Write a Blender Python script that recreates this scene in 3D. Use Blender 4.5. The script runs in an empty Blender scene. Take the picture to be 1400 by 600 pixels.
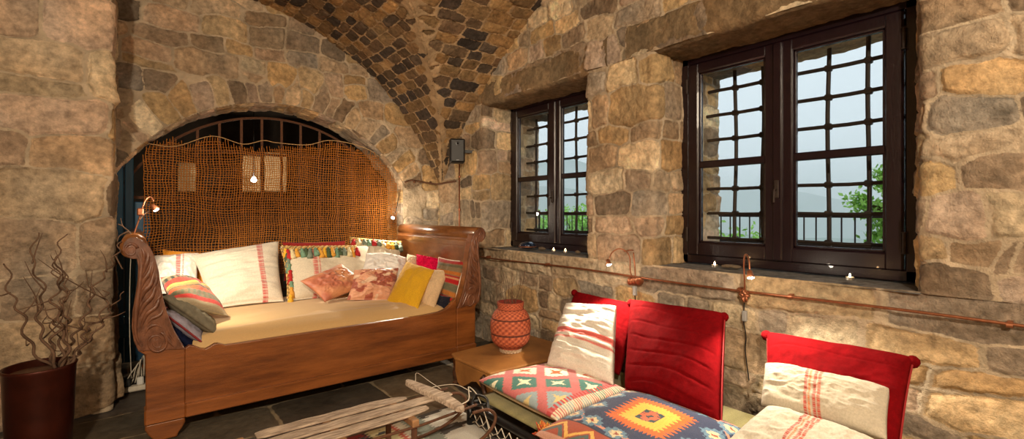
import bpy, math, random
import numpy as np
from mathutils import Vector, Matrix, Euler
C = bpy.context.scene.collection
random.seed(7)
RNG = np.random.default_rng(11)
PI = math.pi
CH = 1.28                      # camera height above the floor
YAW = math.radians(38.4)
SY, CY_ = math.sin(YAW), math.cos(YAW)
FL = 650.0

# ---------------------------------------------------------------- measuring helpers (photo pixel -> real point)
def ray(px, py):
    u = (px - 700) / FL; v = (289 - py) / FL
    return np.array([SY + CY_ * u, CY_ - SY * u, v])
CAMP = np.array([0, 0, CH])
def PX(px, py, x): d = ray(px, py); return CAMP + d * (x / d[0])
def PY(px, py, y): d = ray(px, py); return CAMP + d * (y / d[1])
def PZ(px, py, z): d = ray(px, py); return CAMP + d * ((z - CH) / d[2])
def P(c):
    return {'x': PX, 'y': PY, 'z': PZ}[c[2]](c[0], c[1], c[3])

def lin(r, g, b):
    f = lambda c: ((c / 255 + .055) / 1.055) ** 2.4 if c / 255 > .04045 else c / 255 / 12.92
    return (f(r), f(g), f(b))
def sr(*cols): return np.array([lin(*c) for c in cols])

# ---------------------------------------------------------------- noise
_perm = RNG.permutation(512) % 256
_val = RNG.random(256)
def vn(p):
    p = np.asarray(p, float); i = np.floor(p).astype(int); f = p - i; f = f * f * (3 - 2 * f)
    i &= 255
    def h(a, b, c): return _val[_perm[(_perm[(_perm[a & 255] + b) & 255] + c) & 255] & 255]
    x, y, z = i[..., 0], i[..., 1], i[..., 2]; fx, fy, fz = f[..., 0], f[..., 1], f[..., 2]
    def L(a, b, t): return a + (b - a) * t
    return L(L(L(h(x, y, z), h(x + 1, y, z), fx), L(h(x, y + 1, z), h(x + 1, y + 1, z), fx), fy),
             L(L(h(x, y, z + 1), h(x + 1, y, z + 1), fx), L(h(x, y + 1, z + 1), h(x + 1, y + 1, z + 1), fx), fy), fz)
def fbm(p, o=4):
    p = np.asarray(p, float); s = 0; a = .5; n = 0
    for k in range(o):
        s = s + a * vn(p * 2 ** k + 17.3 * k); n += a; a *= .5
    return s / n - .5
def n2(S, T, sc, seed=0, o=3): return fbm(np.stack([S * sc, T * sc, np.full_like(S, seed * 3.7)], -1), o)
def sstep(a, b, x): t = np.clip((x - a) / (b - a), 0, 1); return t * t * (3 - 2 * t)

# ---------------------------------------------------------------- mesh helpers
def tag(o, label=None, cat=None, group=None, kind=None):
    if label: o['label'] = label
    if cat: o['category'] = cat
    if group: o['group'] = group
    if kind: o['kind'] = kind
    return o
def link(name, me, m=None, parent=None):
    o = bpy.data.objects.new(name, me); C.objects.link(o)
    if m is not None: me.materials.append(m)
    if parent is not None: o.parent = parent
    return o
def mk(name, V, F, m, parent=None, col=None, smooth=True):
    me = bpy.data.meshes.new(name)
    if isinstance(F, np.ndarray) and F.ndim == 2:
        V = np.asarray(V, np.float32); n = len(F); k = F.shape[1]
        me.vertices.add(len(V)); me.vertices.foreach_set('co', V.ravel())
        me.loops.add(n * k); me.loops.foreach_set('vertex_index', F.astype(np.int32).ravel())
        me.polygons.add(n); me.polygons.foreach_set('loop_start', np.arange(0, n * k, k, dtype=np.int32))
        me.update(calc_edges=True)
    else:
        me.from_pydata([tuple(map(float, v)) for v in V], [], [list(map(int, f)) for f in F]); me.update()
    if col is not None:
        a = me.color_attributes.new('Col', 'FLOAT_COLOR', 'POINT')
        col = np.asarray(col); c = np.ones((len(me.vertices), 4), np.float32); c[:, :col.shape[1]] = col
        a.data.foreach_set('color', c.ravel())
    if smooth: me.polygons.foreach_set('use_smooth', np.ones(len(me.polygons), bool))
    me.validate()
    return link(name, me, m, parent)
def empty(name, loc=(0, 0, 0), label=None, cat=None, group=None, kind=None):
    o = bpy.data.objects.new(name, None); C.objects.link(o); o.location = loc; o.empty_display_size = .1
    return tag(o, label, cat, group, kind)
def gridf(n, m, keep=None):
    i, j = np.meshgrid(np.arange(n - 1), np.arange(m - 1), indexing='ij')
    a = (i * m + j)
    F = np.stack([a, a + m, a + m + 1, a + 1], -1)
    if keep is not None: return F[keep]
    return F.reshape(-1, 4)

class MB:
    """collects shapes; build() links them as ONE mesh object"""
    def __init__(s): s.V = []; s.F = []; s.c = []
    def add(s, V, F, col=None):
        o = len(s.V); s.V += [tuple(map(float, v)) for v in V]; s.F += [[o + int(i) for i in f] for f in F]
        s.c += [col if col is not None else (1, 1, 1)] * len(V); return s
    def box(s, x0, y0, z0, x1, y1, z1, b=0.0, rot=None, col=None):
        if b <= 0:
            V = [(x, y, z) for x in (x0, x1) for y in (y0, y1) for z in (z0, z1)]
            F = [(0, 1, 3, 2), (4, 6, 7, 5), (0, 4, 5, 1), (2, 3, 7, 6), (0, 2, 6, 4), (1, 5, 7, 3)]
        else:
            c = np.array([(x0 + x1) / 2, (y0 + y1) / 2, (z0 + z1) / 2]); h = np.abs([(x1 - x0) / 2, (y1 - y0) / 2, (z1 - z0) / 2])
            b = min(b, h.min() * .9)
            import itertools
            V = []; idx = {}
            for sx, sy, sz in itertools.product((-1, 1), repeat=3):
                for ax in range(3):
                    hh = h - b; hh = hh.copy(); hh[ax] = h[ax]
                    idx[(sx, sy, sz, ax)] = len(V); V.append(c + np.array([sx, sy, sz]) * hh)
            F = []
            for ax in range(3):
                o1, o2 = [a for a in range(3) if a != ax]
                for sg in (-1, 1):
                    q = []
                    for a, bb in ((-1, -1), (1, -1), (1, 1), (-1, 1)):
                        k = [0, 0, 0]; k[ax] = sg; k[o1] = a; k[o2] = bb; q.append(idx[(*k, ax)])
                    F.append(q)
            for ax in range(3):
                o1, o2 = [a for a in range(3) if a != ax]
                for a, bb in ((-1, -1), (1, -1), (1, 1), (-1, 1)):
                    k = [0, 0, 0]; k[o1] = a; k[o2] = bb; k0 = k[:]; k0[ax] = -1; k1 = k[:]; k1[ax] = 1
                    F.append([idx[(*k0, o1)], idx[(*k1, o1)], idx[(*k1, o2)], idx[(*k0, o2)]])
            for sx, sy, sz in itertools.product((-1, 1), repeat=3):
                F.append([idx[(sx, sy, sz, a)] for a in range(3)])
        if rot is not None:
            V = [np.array(rot[0] @ (Vector(v) - Vector(rot[1])) + Vector(rot[1])) for v in V]
        return s.add(V, F, col)
    def tube(s, pts, r, n=8, cap=True, col=None):
        pts = [Vector(map(float, p)) for p in pts]; rs = r if hasattr(r, '__len__') else [r] * len(pts)
        V = []; F = []; nrm = None
        for i, p in enumerate(pts):
            t = (pts[min(i + 1, len(pts) - 1)] - pts[max(i - 1, 0)]).normalized()
            if nrm is None:
                nrm = t.cross(Vector((0, 0, 1)));
                if nrm.length < .1: nrm = t.cross(Vector((0, 1, 0)))
                nrm.normalize()
            else:
                nrm = (nrm - t * nrm.dot(t)).normalized()
            bn = t.cross(nrm)
            for k in range(n):
                a = 2 * PI * k / n; V.append(p + nrm * (rs[i] * math.cos(a)) + bn * (rs[i] * math.sin(a)))
        for i in range(len(pts) - 1):
            for k in range(n):
                F.append([i * n + k, i * n + (k + 1) % n, (i + 1) * n + (k + 1) % n, (i + 1) * n + k])
        if cap: F.append(list(range(n))[::-1]); F.append([(len(pts) - 1) * n + k for k in range(n)])
        return s.add(V, F, col)
    def lathe(s, prof, c=(0, 0, 0), n=32, rot=None, col=None):
        V = []; F = []
        for (r, z) in prof:
            for k in range(n):
                a = 2 * PI * k / n; v = Vector((r * math.cos(a), r * math.sin(a), z))
                if rot is not None: v = rot @ v
                V.append(v + Vector(c))
        for i in range(len(prof) - 1):
            for k in range(n): F.append([i * n + k, i * n + (k + 1) % n, (i + 1) * n + (k + 1) % n, (i + 1) * n + k])
        F.append(list(range(n))[::-1]); F.append([(len(prof) - 1) * n + k for k in range(n)])
        return s.add(V, F, col)
    def prism(s, poly, y0, y1, axis='y', col=None):
        """polygon in (x,z) extruded along y (or (y,z) along x)"""
        n = len(poly)
        f = (lambda a, b, d: (a, d, b)) if axis == 'y' else ((lambda a, b, d: (d, a, b)) if axis == 'x' else (lambda a, b, d: (a, b, d)))
        V = [f(a, b, y0) for a, b in poly] + [f(a, b, y1) for a, b in poly]
        F = [list(range(n)), list(range(n, 2 * n))[::-1]] + [[i, i + n, (i + 1) % n + n, (i + 1) % n] for i in range(n)]
        return s.add(V, F, col)
    def build(s, name, m, parent=None, smooth=False, usecol=False, bevel=0):
        o = mk(name, s.V, s.F, m, parent, col=np.array(s.c) if usecol else None, smooth=smooth)
        if bevel:
            b = o.modifiers.new('b', 'BEVEL'); b.width = bevel; b.segments = 2; b.limit_method = 'ANGLE'; b.angle_limit = .6
        return o
def spline(pts, n=8):
    pts = [np.array(p, float) for p in pts]; out = []
    q = [2 * pts[0] - pts[1]] + pts + [2 * pts[-1] - pts[-2]]
    for i in range(1, len(q) - 2):
        for k in range(n):
            t = k / n
            out.append(.5 * ((2 * q[i]) + (q[i + 1] - q[i - 1]) * t + (2 * q[i - 1] - 5 * q[i] + 4 * q[i + 1] - q[i + 2]) * t * t + (3 * q[i] - q[i - 1] - 3 * q[i + 1] + q[i + 2]) * t ** 3))
    out.append(pts[-1]); return out

# ---------------------------------------------------------------- materials
def mat(name, col=None, rough=.7, metal=0, attr=False, nscale=30, namt=.25, bump=.0, bscale=None, coat=0, sheen=0, stretch=None, col2=None, spec=.5, emit=None, trans=0, weave=0):
    m = bpy.data.materials.new(name); m.use_nodes = True; nt = m.node_tree; N = nt.nodes; L = nt.links
    b = N['Principled BSDF']
    def mx(kind, f, a, bb):
        n = N.new('ShaderNodeMix'); n.data_type = 'RGBA'; n.blend_type = kind
        for s, v in ((n.inputs[0], f), (n.inputs[6], a), (n.inputs[7], bb)):
            if hasattr(v, 'is_linked'): L.new(v, s)
            elif isinstance(v, (int, float)): s.default_value = v
            else: s.default_value = (*v, 1)
        return n.outputs[2]
    tc = N.new('ShaderNodeTexCoord'); mp = N.new('ShaderNodeMapping'); L.new(tc.outputs['Object'], mp.inputs[0])
    if stretch: mp.inputs['Scale'].default_value = stretch
    nz = N.new('ShaderNodeTexNoise'); nz.inputs['Scale'].default_value = nscale; nz.inputs['Detail'].default_value = 6; nz.inputs['Roughness'].default_value = .65
    L.new(mp.outputs[0], nz.inputs[0])
    if attr:
        a = N.new('ShaderNodeAttribute'); a.attribute_name = 'Col'; base = a.outputs['Color']
    else: base = col
    if col2 is not None:
        r = N.new('ShaderNodeValToRGB'); r.color_ramp.elements[0].position = .36; r.color_ramp.elements[1].position = .64
        r.color_ramp.elements[0].color = (*col, 1); r.color_ramp.elements[1].color = (*col2, 1)
        L.new(nz.outputs[0], r.inputs[0]); out = r.outputs[0]
    elif namt > 0:
        r = N.new('ShaderNodeMapRange'); r.inputs[1].default_value = .25; r.inputs[2].default_value = .75
        r.inputs[3].default_value = 1 - namt; r.inputs[4].default_value = 1 + namt
        L.new(nz.outputs[0], r.inputs[0])
        out = mx('MULTIPLY', 1.0, base, r.outputs[0])
    else: out = base
    if hasattr(out, 'is_linked'): L.new(out, b.inputs['Base Color'])
    else: b.inputs['Base Color'].default_value = (*out, 1)
    b.inputs['Roughness'].default_value = rough; b.inputs['Metallic'].default_value = metal
    b.inputs['Coat Weight'].default_value = coat; b.inputs['Sheen Weight'].default_value = sheen
    b.inputs['Specular IOR Level'].default_value = spec
    b.inputs['Transmission Weight'].default_value = trans
    if emit: b.inputs['Emission Color'].default_value = (*emit[0], 1); b.inputs['Emission Strength'].default_value = emit[1]
    if bump:
        n3 = N.new('ShaderNodeTexNoise'); n3.inputs['Scale'].default_value = bscale or nscale * 1.5; n3.inputs['Detail'].default_value = 8; n3.inputs['Roughness'].default_value = .7
        L.new(mp.outputs[0], n3.inputs[0])
        bp = N.new('ShaderNodeBump'); bp.inputs['Strength'].default_value = 1; bp.inputs['Distance'].default_value = bump
        L.new(n3.outputs[0], bp.inputs['Height']); L.new(bp.outputs[0], b.inputs['Normal'])
    return m

M = {}
M['stone'] = mat('stone', attr=True, rough=.88, nscale=24, namt=.5, bump=.034, bscale=17, spec=.25)
M['slate'] = mat('slate', attr=True, rough=.5, nscale=25, namt=.3, bump=.004, bscale=30, spec=.35)
def joints(m, mort, j0, j1, wob=.05):
    """mortar between the stones: the joint map of the masonry mesh, roughened by noise"""
    nt = m.node_tree; N = nt.nodes; L = nt.links; b = N['Principled BSDF']; src = b.inputs['Base Color'].links[0].from_socket
    at = N.new('ShaderNodeAttribute'); at.attribute_name = 'Col'; tc = N.new('ShaderNodeTexCoord'); nz = N.new('ShaderNodeTexNoise'); nz.inputs['Scale'].default_value = 55; nz.inputs['Detail'].default_value = 5; L.new(tc.outputs['Object'], nz.inputs[0])
    ad = N.new('ShaderNodeMath'); ad.operation = 'MULTIPLY_ADD'; L.new(nz.outputs[0], ad.inputs[0]); ad.inputs[1].default_value = wob * 2; L.new(at.outputs['Alpha'], ad.inputs[2])
    mr = N.new('ShaderNodeMapRange'); mr.inputs[1].default_value = .5 + wob + j0 * 10; mr.inputs[2].default_value = .5 + wob + j1 * 10; L.new(ad.outputs[0], mr.inputs[0])
    n2_ = N.new('ShaderNodeTexNoise'); n2_.inputs['Scale'].default_value = 9; n2_.inputs['Detail'].default_value = 6; L.new(tc.outputs['Object'], n2_.inputs[0])
    rp = N.new('ShaderNodeValToRGB'); rp.color_ramp.elements[0].position = .3; rp.color_ramp.elements[1].position = .7; rp.color_ramp.elements[0].color = (*[c * .62 for c in mort], 1); rp.color_ramp.elements[1].color = (*[c * 1.15 for c in mort], 1); L.new(n2_.outputs[0], rp.inputs[0])
    mx = N.new('ShaderNodeMix'); mx.data_type = 'RGBA'; L.new(mr.outputs[0], mx.inputs[0]); L.new(rp.outputs[0], mx.inputs[6]); L.new(src, mx.inputs[7]); L.new(mx.outputs[2], b.inputs['Base Color'])
joints(M['stone'], lin(202, 182, 154), .004, .0065); joints(M['slate'], lin(150, 134, 108), .004, .0075, .03)
M['vault'] = mat('vault_stone', attr=True, rough=.88, nscale=30, namt=.5, bump=.02, bscale=34, spec=.25); joints(M['vault'], lin(184, 156, 120), .003, .0055)
M['lintel'] = mat('lintel_stone', lin(112, 92, 68), rough=.9, nscale=9, namt=.45, bump=.012, bscale=40, spec=.2)
M['sill'] = mat('sill_stone', lin(120, 115, 108), rough=.6, nscale=14, namt=.3, bump=.003)
M['bedwood'] = mat('bed_wood', lin(96, 52, 22), rough=.34, nscale=1.6, col2=lin(138, 80, 36), stretch=(1.2, 5, 9), bump=.0015, bscale=18, spec=.5, coat=.15)
M['endwood'] = mat('panel_wood', lin(96, 56, 28), rough=.3, nscale=2.2, col2=lin(140, 90, 50), stretch=(8, 1.4, 3), bump=.001, bscale=18, coat=.3)
M['carve'] = mat('carved_wood', lin(76, 43, 27), rough=.3, nscale=6, col2=lin(122, 78, 54), stretch=(4, 4, 2), bump=.002, bscale=40, coat=.15)
M['frame'] = mat('window_paint', lin(26, 12, 18), rough=.27, nscale=40, namt=.3, bump=.0014, bscale=90, spec=.55, coat=.2, stretch=(1, 1, .15))
M['iron'] = mat('iron', lin(48, 36, 30), rough=.6, metal=.3, nscale=50, namt=.4, bump=.002)
M['rust'] = mat('rusty_iron', lin(95, 62, 42), rough=.8, metal=.2, nscale=60, namt=.4, bump=.002)
M['copper'] = mat('copper', lin(146, 92, 64), rough=.4, metal=.7, nscale=30, namt=.35)
M['black'] = mat('black_plastic', lin(20, 19, 19), rough=.5, nscale=60, namt=.2)
M['blackmetal'] = mat('black_metal', lin(26, 25, 26), rough=.32, metal=.4, namt=.1)
M['greyplastic'] = mat('grey_plastic', lin(140, 140, 138), rough=.45, namt=.1)
M['jute'] = mat('jute', lin(182, 116, 50), rough=.9, nscale=80, namt=.35, spec=.1)
M['burl'] = mat('jute_cord', lin(176, 142, 96), rough=.9, nscale=80, namt=.3)
M['fab'] = mat('fabric', attr=True, rough=.92, nscale=120, namt=.2, bump=.002, bscale=400, sheen=.15, spec=.15)
M['velvet'] = mat('velvet', attr=True, rough=.95, nscale=26, namt=.28, bump=.003, bscale=30, sheen=0, spec=.05)
M['satin'] = mat('satin', attr=True, rough=.5, nscale=60, namt=.12, bump=.001, sheen=.2)
M['mattress'] = mat('mattress_cover', lin(196, 160, 106), rough=.75, nscale=160, namt=.1, bump=.001, bscale=300, sheen=.2)
M['greywood'] = mat('weathered_wood', lin(128, 110, 94), rough=.8, nscale=3, col2=lin(204, 184, 162), stretch=(3, 22, 20), bump=.003, bscale=10)
M['leather'] = mat('tan_leather', lin(128, 84, 42), rough=.48, nscale=3, col2=lin(164, 112, 58), bump=.001, bscale=60)
M['darkwood'] = mat('dark_wood', lin(58, 34, 20), rough=.5, nscale=4, col2=lin(84, 52, 30), stretch=(6, 2, 6), bump=.001)
M['clay'] = mat('woven_clay', attr=True, rough=.8, nscale=120, namt=.3, bump=.002, bscale=200)
M['blue'] = mat('blue_paint', lin(18, 62, 92), rough=.55, nscale=12, col2=lin(28, 88, 122), stretch=(1, 1, .2), bump=.001)
M['white'] = mat('white_metal', lin(225, 222, 214), rough=.4, namt=.05)
M['twig'] = mat('bark', lin(92, 68, 50), rough=.9, nscale=60, namt=.4, bump=.002)
M['cord'] = mat('pale_cord', lin(200, 190, 172), rough=.8, namt=.2)
M['planter'] = mat('planter_copper', lin(66, 27, 17), rough=.35, metal=.6, nscale=8, namt=.5)
M['wax'] = mat('candle_wax', lin(240, 225, 200), rough=.4, namt=.05, emit=(lin(255, 170, 90), .6))
M['tin'] = mat('candle_tin', lin(190, 185, 175), rough=.3, metal=.9, namt=.05)
M['flame'] = mat('flame', lin(255, 200, 120), namt=0, emit=(lin(255, 205, 140), 60))
M['led'] = mat('led', lin(255, 250, 240), namt=0, emit=(lin(255, 240, 215), 90))
M['bulb'] = mat('bulb', lin(255, 250, 240), namt=0, emit=(lin(255, 225, 185), 45))
M['leaf'] = mat('leaf', lin(160, 210, 96), rough=.6, nscale=6, namt=.4, trans=.0)
M['hill'] = mat('hill', lin(92, 122, 96), rough=1, nscale=.06, namt=.3, spec=0)
M['terrace'] = mat('terrace', lin(150, 146, 138), rough=.9, nscale=4, namt=.2)
M['plaster'] = mat('plaster', lin(176, 150, 112), rough=.9, nscale=5, namt=.3, bump=.004)  # pale colour carries the lamplight on the far wall
M['lustre'] = mat('lustre_glass', lin(24, 46, 74), rough=.08, metal=.5, nscale=20, namt=.4, coat=1)
M['drift'] = mat('driftwood', lin(96, 82, 66), rough=.9, nscale=40, namt=.4, bump=.003)
def glassmat():
    m = bpy.data.materials.new('window_glass'); m.use_nodes = True; nt = m.node_tree; N = nt.nodes; L = nt.links
    for n in list(N): N.remove(n)
    o = N.new('ShaderNodeOutputMaterial'); mx = N.new('ShaderNodeMixShader'); t = N.new('ShaderNodeBsdfTransparent'); g = N.new('ShaderNodeBsdfGlossy'); f = N.new('ShaderNodeFresnel')
    t.inputs[0].default_value = (.97, .985, .98, 1); g.inputs['Roughness'].default_value = .01; f.inputs[0].default_value = 1.45; ge = N.new('ShaderNodeNewGeometry'); mu = N.new('ShaderNodeMath'); mu.operation = 'SUBTRACT'; mu.use_clamp = True; mu2 = N.new('ShaderNodeMath'); mu2.operation = 'MULTIPLY'; mu.inputs[0].default_value = 1; L.new(ge.outputs['Backfacing'], mu.inputs[1]); L.new(f.outputs[0], mu2.inputs[0]); L.new(mu.outputs[0], mu2.inputs[1])
    L.new(mu2.outputs[0], mx.inputs[0]); L.new(t.outputs[0], mx.inputs[1]); L.new(g.outputs[0], mx.inputs[2]); L.new(mx.outputs[0], o.inputs[0])
    return m
M['glass'] = glassmat()

# ---------------------------------------------------------------- masonry
PAL = sr((190, 168, 138), (178, 152, 122), (168, 144, 116), (196, 170, 132), (160, 146, 128), (190, 166, 144), (152, 132, 110), (206, 186, 154), (146, 132, 116), (180, 160, 134), (192, 162, 118), (134, 116, 96), (184, 158, 132), (176, 146, 106))
MORTAR = np.array(lin(186, 164, 136))
def rows(s0, s1, t0, t1, hmin, hmax, wmin, wmax, rng, split=.3, jit=.1):
    out = []; t = t0
    while t < t1 - .01:
        h = rng.uniform(hmin, hmax)
        if t1 - t - h < hmin * .7: h = t1 - t
        s = s0 - rng.uniform(0, wmax)
        while s < s1:
            w = rng.uniform(wmin, wmax) * (.7 + .5 * h / hmax)
            if rng.random() < split and h > (hmin + hmax) / 2:
                k = rng.uniform(.35, .65); w2 = w * rng.uniform(.45, .8)
                out.append((s + w / 2, t + h * k / 2, w / 2, h * k / 2, 0))
                if rng.random() < .5: out.append((s + w / 2, t + h * (1 + k) / 2, w / 2, h * (1 - k) / 2, 0))
                else:
                    out.append((s + w2 / 2, t + h * (1 + k) / 2, w2 / 2, h * (1 - k) / 2, 0))
                    out.append((s + (w + w2) / 2, t + h * (1 + k) / 2, (w - w2) / 2, h * (1 - k) / 2, 0))
            else: out.append((s + w / 2, t + h / 2, w / 2, h / 2, 0))
            s += w
        t += h
    return [(a + rng.normal(0, jit * c * .4), b + rng.normal(0, jit * d * .6), c * rng.uniform(.93, 1.04), d * rng.uniform(.93, 1.05), e + rng.normal(0, jit)) for a, b, c, d, e in out]

def masonry(name, s0, s1, t0, t1, res, stones, pos, rng, keep=None, snap=None, pal=PAL, mort=MORTAR, depth=.024, joint=.007, power=5, warp=.05, m=None, mortmask=None, flip=False, colvar=.15, tilt=.09, parent=None, darkfn=None):
    ns = int(round((s1 - s0) / res)) + 1; nt_ = int(round((t1 - t0) / res)) + 1
    s = np.linspace(s0, s1, ns); t = np.linspace(t0, t1, nt_); ds = s[1] - s[0]; dt = t[1] - t[0]
    S, T = np.meshgrid(s, t, indexing='ij')
    if snap is not None: S, T = snap(S, T)
    sd = rng.integers(0, 50)
    Sw = S + warp * n2(S, T, 5, sd, 2) * 1.6 + .012 * n2(S, T, 22, sd + 1, 2); Tw = T + warp * n2(S, T, 5, sd + 2, 2) * 1.3 + .012 * n2(S, T, 22, sd + 3, 2)
    E1 = np.full(S.shape, -.05); E2 = np.full(S.shape, -.05); ID = np.zeros(S.shape, int)
    for k, (cs, ct, hs, ht, an) in enumerate(stones):
        R = math.hypot(hs, ht) * 1.08 + warp
        i0 = max(0, int((cs - R - s0) / ds)); i1 = min(ns, int((cs + R - s0) / ds) + 2); j0 = max(0, int((ct - R - t0) / dt)); j1 = min(nt_, int((ct + R - t0) / dt) + 2)
        if i0 >= i1 or j0 >= j1: continue
        a = Sw[i0:i1, j0:j1] - cs; b = Tw[i0:i1, j0:j1] - ct; c_, s_ = math.cos(an), math.sin(an)
        hs_, ht_ = hs + .012, ht + .012; x = (a * c_ + b * s_) / hs_; y = (-a * s_ + b * c_) / ht_
        d = (np.abs(x) ** power + np.abs(y) ** power) ** (1 / power)
        e = (1 - d) * min(hs, ht)
        A = E1[i0:i1, j0:j1]; B = E2[i0:i1, j0:j1]; I = ID[i0:i1, j0:j1]
        w = e > A
        B[...] = np.where(w, A, np.maximum(B, e)); I[...] = np.where(w, k + 1, I); A[...] = np.where(w, e, A)
    edge = np.minimum(E1 + .004, (E1 - E2) * .5) + .004 * n2(S, T, 24, sd + 5, 2)
    if mortmask is not None: edge = edge - mortmask(S, T)
    ns_ = len(stones) + 1
    base = pal[rng.integers(0, len(pal), ns_)] * np.exp(rng.normal(0, colvar, ns_))[:, None]
    off = rng.uniform(-.35, .75, ns_); gx = rng.normal(0, tilt, ns_); gy = rng.normal(0, tilt, ns_)
    cen = np.array([(0, 0)] + [(q[0], q[1]) for q in stones])
    f = sstep(joint * .5, joint * 2.2, edge)
    face = depth * (.55 + .55 * off[ID]) + gx[ID] * (S - cen[ID, 0]) * .6 + gy[ID] * (T - cen[ID, 1]) * .6 + .026 * n2(S, T, 9, sd + 7, 4) - .016 * np.abs(n2(S, T, 16, sd + 17, 3)) + .007 * n2(S, T, 40, sd + 8, 3)
    mo = depth * .55 + .014 * n2(S, T, 14, sd + 9, 4) + .004 * n2(S, T, 60, sd + 4, 2) + depth * .12 * sstep(-.03, .0, edge)
    gr = np.exp(-((edge - joint * .9) / .0045) ** 2) * .016 * sstep(-.1, .06, n2(S, T, 4, sd + 10, 2))
    H = mo * (1 - f) + face * f - gr
    V = pos(S, T, H).reshape(-1, 3)
    cf = sstep(joint * .1, joint * .9, edge + .012 * n2(S, T, 12, sd + 11, 3))[..., None]
    mot = 1 + .95 * n2(S, T, 7, sd + 12, 4) + .5 * n2(S, T, 28, sd + 13, 3)
    c = base[ID] * mot[..., None]
    ti = n2(S, T, 3.5, sd + 14, 3)[..., None]
    c = c * (1 + ti * np.array([.34, .06, -.26]))
    mc = mort * (1 + .5 * n2(S, T, 6, sd + 15, 4))[..., None]
    mcol = np.clip(mc, .01, .9); col = np.clip(c, .01, .9)
    if darkfn is not None: col = col * darkfn(S, T)[..., None]
    al = np.clip(.5 + edge * 10, 0, 1)
    kp = None
    if keep is not None:
        Sc = (S[:-1, :-1] + S[1:, 1:]) / 2; Tc = (T[:-1, :-1] + T[1:, 1:]) / 2; kp = keep(Sc, Tc)
    F = gridf(ns, nt_, kp)
    if flip: F = F[:, ::-1]
    used = np.unique(F); rm = np.full(len(V), -1); rm[used] = np.arange(len(used))
    return tag(mk(name, V[used], rm[F], m or M['stone'], parent, col=np.concatenate([col.reshape(-1, 3), al.reshape(-1, 1)], 1)[used]), kind='structure')

def profile_pos(pts, r=.035, n=6):
    """plan polyline (x,y) with rounded corners -> arc-length function giving point and outward normal (to the left of travel)"""
    pts = [np.array(p, float) for p in pts]; out = [pts[0]]
    for i in range(1, len(pts) - 1):
        a = pts[i - 1] - pts[i]; b = pts[i + 1] - pts[i]; a /= np.linalg.norm(a); b /= np.linalg.norm(b)
        p0 = pts[i] + a * r; p1 = pts[i] + b * r
        for k in range(n + 1):
            q = k / n; out.append((1 - q) ** 2 * p0 + 2 * q * (1 - q) * pts[i] + q * q * p1)
    out.append(pts[-1]); out = np.array(out)
    L = np.r_[0, np.cumsum(np.linalg.norm(np.diff(out, axis=0), axis=1))]
    tg = np.gradient(out, axis=0); tg /= np.linalg.norm(tg, axis=1)[:, None]
    nr = np.stack([-tg[:, 1], tg[:, 0]], -1)
    def f(S, T, H):
        x = np.interp(S, L, out[:, 0]); y = np.interp(S, L, out[:, 1]); nx = np.interp(S, L, nr[:, 0]); ny = np.interp(S, L, nr[:, 1])
        q = np.hypot(nx, ny); return np.stack([x + nx / q * H, y + ny / q * H, T], -1)
    return f, L[-1]
# ================================================================ ROOM SHELL
YB, XR = 4.84, 2.75
WB, WT = .92, 2.355          # window bottom / top
rng = np.random.default_rng(5)
# --- right wall, in bands; plan profiles wrap round the window reveals
def strip(name, pts, z0, z1, res, seed, **kw):
    f, L = profile_pos(pts); r = np.random.default_rng(seed)
    st = rows(0, L, z0, z1, .13, .29, .16, .42, r, split=.35)
    return masonry(name, 0, L, z0, z1, res, st, f, r, **kw)
wr = strip('wall_right', [(2.75, -1.7), (2.75, .52), (3.14, .605)], WB - .005, WT + .01, .0085, 21)
strip('wall_right', [(3.14, 1.925), (2.75, 1.925), (2.75, 2.53), (3.14, 2.53)], WB - .005, WT + .01, .0075, 33)
strip('wall_right', [(3.14, 3.915), (2.75, 3.915), (2.75, 4.9)], WB - .005, WT + .01, .0085, 24)
flat = lambda S, T, H: np.stack([XR - H, S, T], -1)
r = np.random.default_rng(41)
st = rows(-1.7, 4.9, 0, .745, .1, .27, .16, .46, r, split=.4) + rows(-1.7, 4.9, .745, WB, .17, .175, .4, .8, r, split=0, jit=.015)
masonry('wall_right', -1.7, 4.9, 0, WB, .0082, st, flat, r)
r = np.random.default_rng(52)
st = rows(-1.7, 4.9, WT + .005, 3.7, .13, .3, .18, .42, r, split=.3)
masonry('wall_right', -1.7, 4.9, WT + .005, 3.6, .011, st, flat, r, keep=lambda s, t: t < -.72 + np.sqrt(np.maximum(4.25 ** 2 - (s - 1.216) ** 2, 0)) + .1)
# wall core (solid behind the facing)
b = MB()
b.box(2.80, -1.75, 0, 3.48, 5.3, .90); b.box(2.80, -1.75, 2.42, 3.48, 5.3, 4.1)
b.box(2.80, -1.75, .90, 3.48, .47, 2.42); b.box(2.80, 1.98, .90, 3.48, 2.48, 2.42); b.box(2.80, 3.97, .90, 3.48, 5.3, 2.42)
b.box(3.2, .4, .9, 3.48, .58, 2.42)
M['core'] = mat('wall_core', lin(130, 110, 84), rough=.95, nscale=6, bump=.01)
tag(b.build('wall_right', M['core']), kind='structure')
# outer reveals seen through the panes
for (ya, sgn, sd) in ((1.875, -1, 61), (.56, 1, 62), (3.955, -1, 63), (2.46, 1, 64)):
    r = np.random.default_rng(sd); st = rows(3.15, 3.5, .85, 2.4, .12, .22, .12, .3, r)
    masonry('wall_right', 3.17, 3.5, .88, 2.42, .013, st, (lambda ya, sgn: lambda S, T, H: np.stack([S, ya + sgn * H, T], -1))(ya, sgn), r, flip=(sgn < 0))
for (y0, y1, sd) in ((.5, 1.95, 65), (2.42, 4.0, 66)):
    r = np.random.default_rng(sd); st = rows(y0, y1, 3.15, 3.5, .3, .34, .4, .7, r, split=0)
    masonry('wall_right', y0, y1, 3.17, 3.5, .02, st, lambda S, T, H: np.stack([T, S, 2.30 - H], -1), r)
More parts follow.
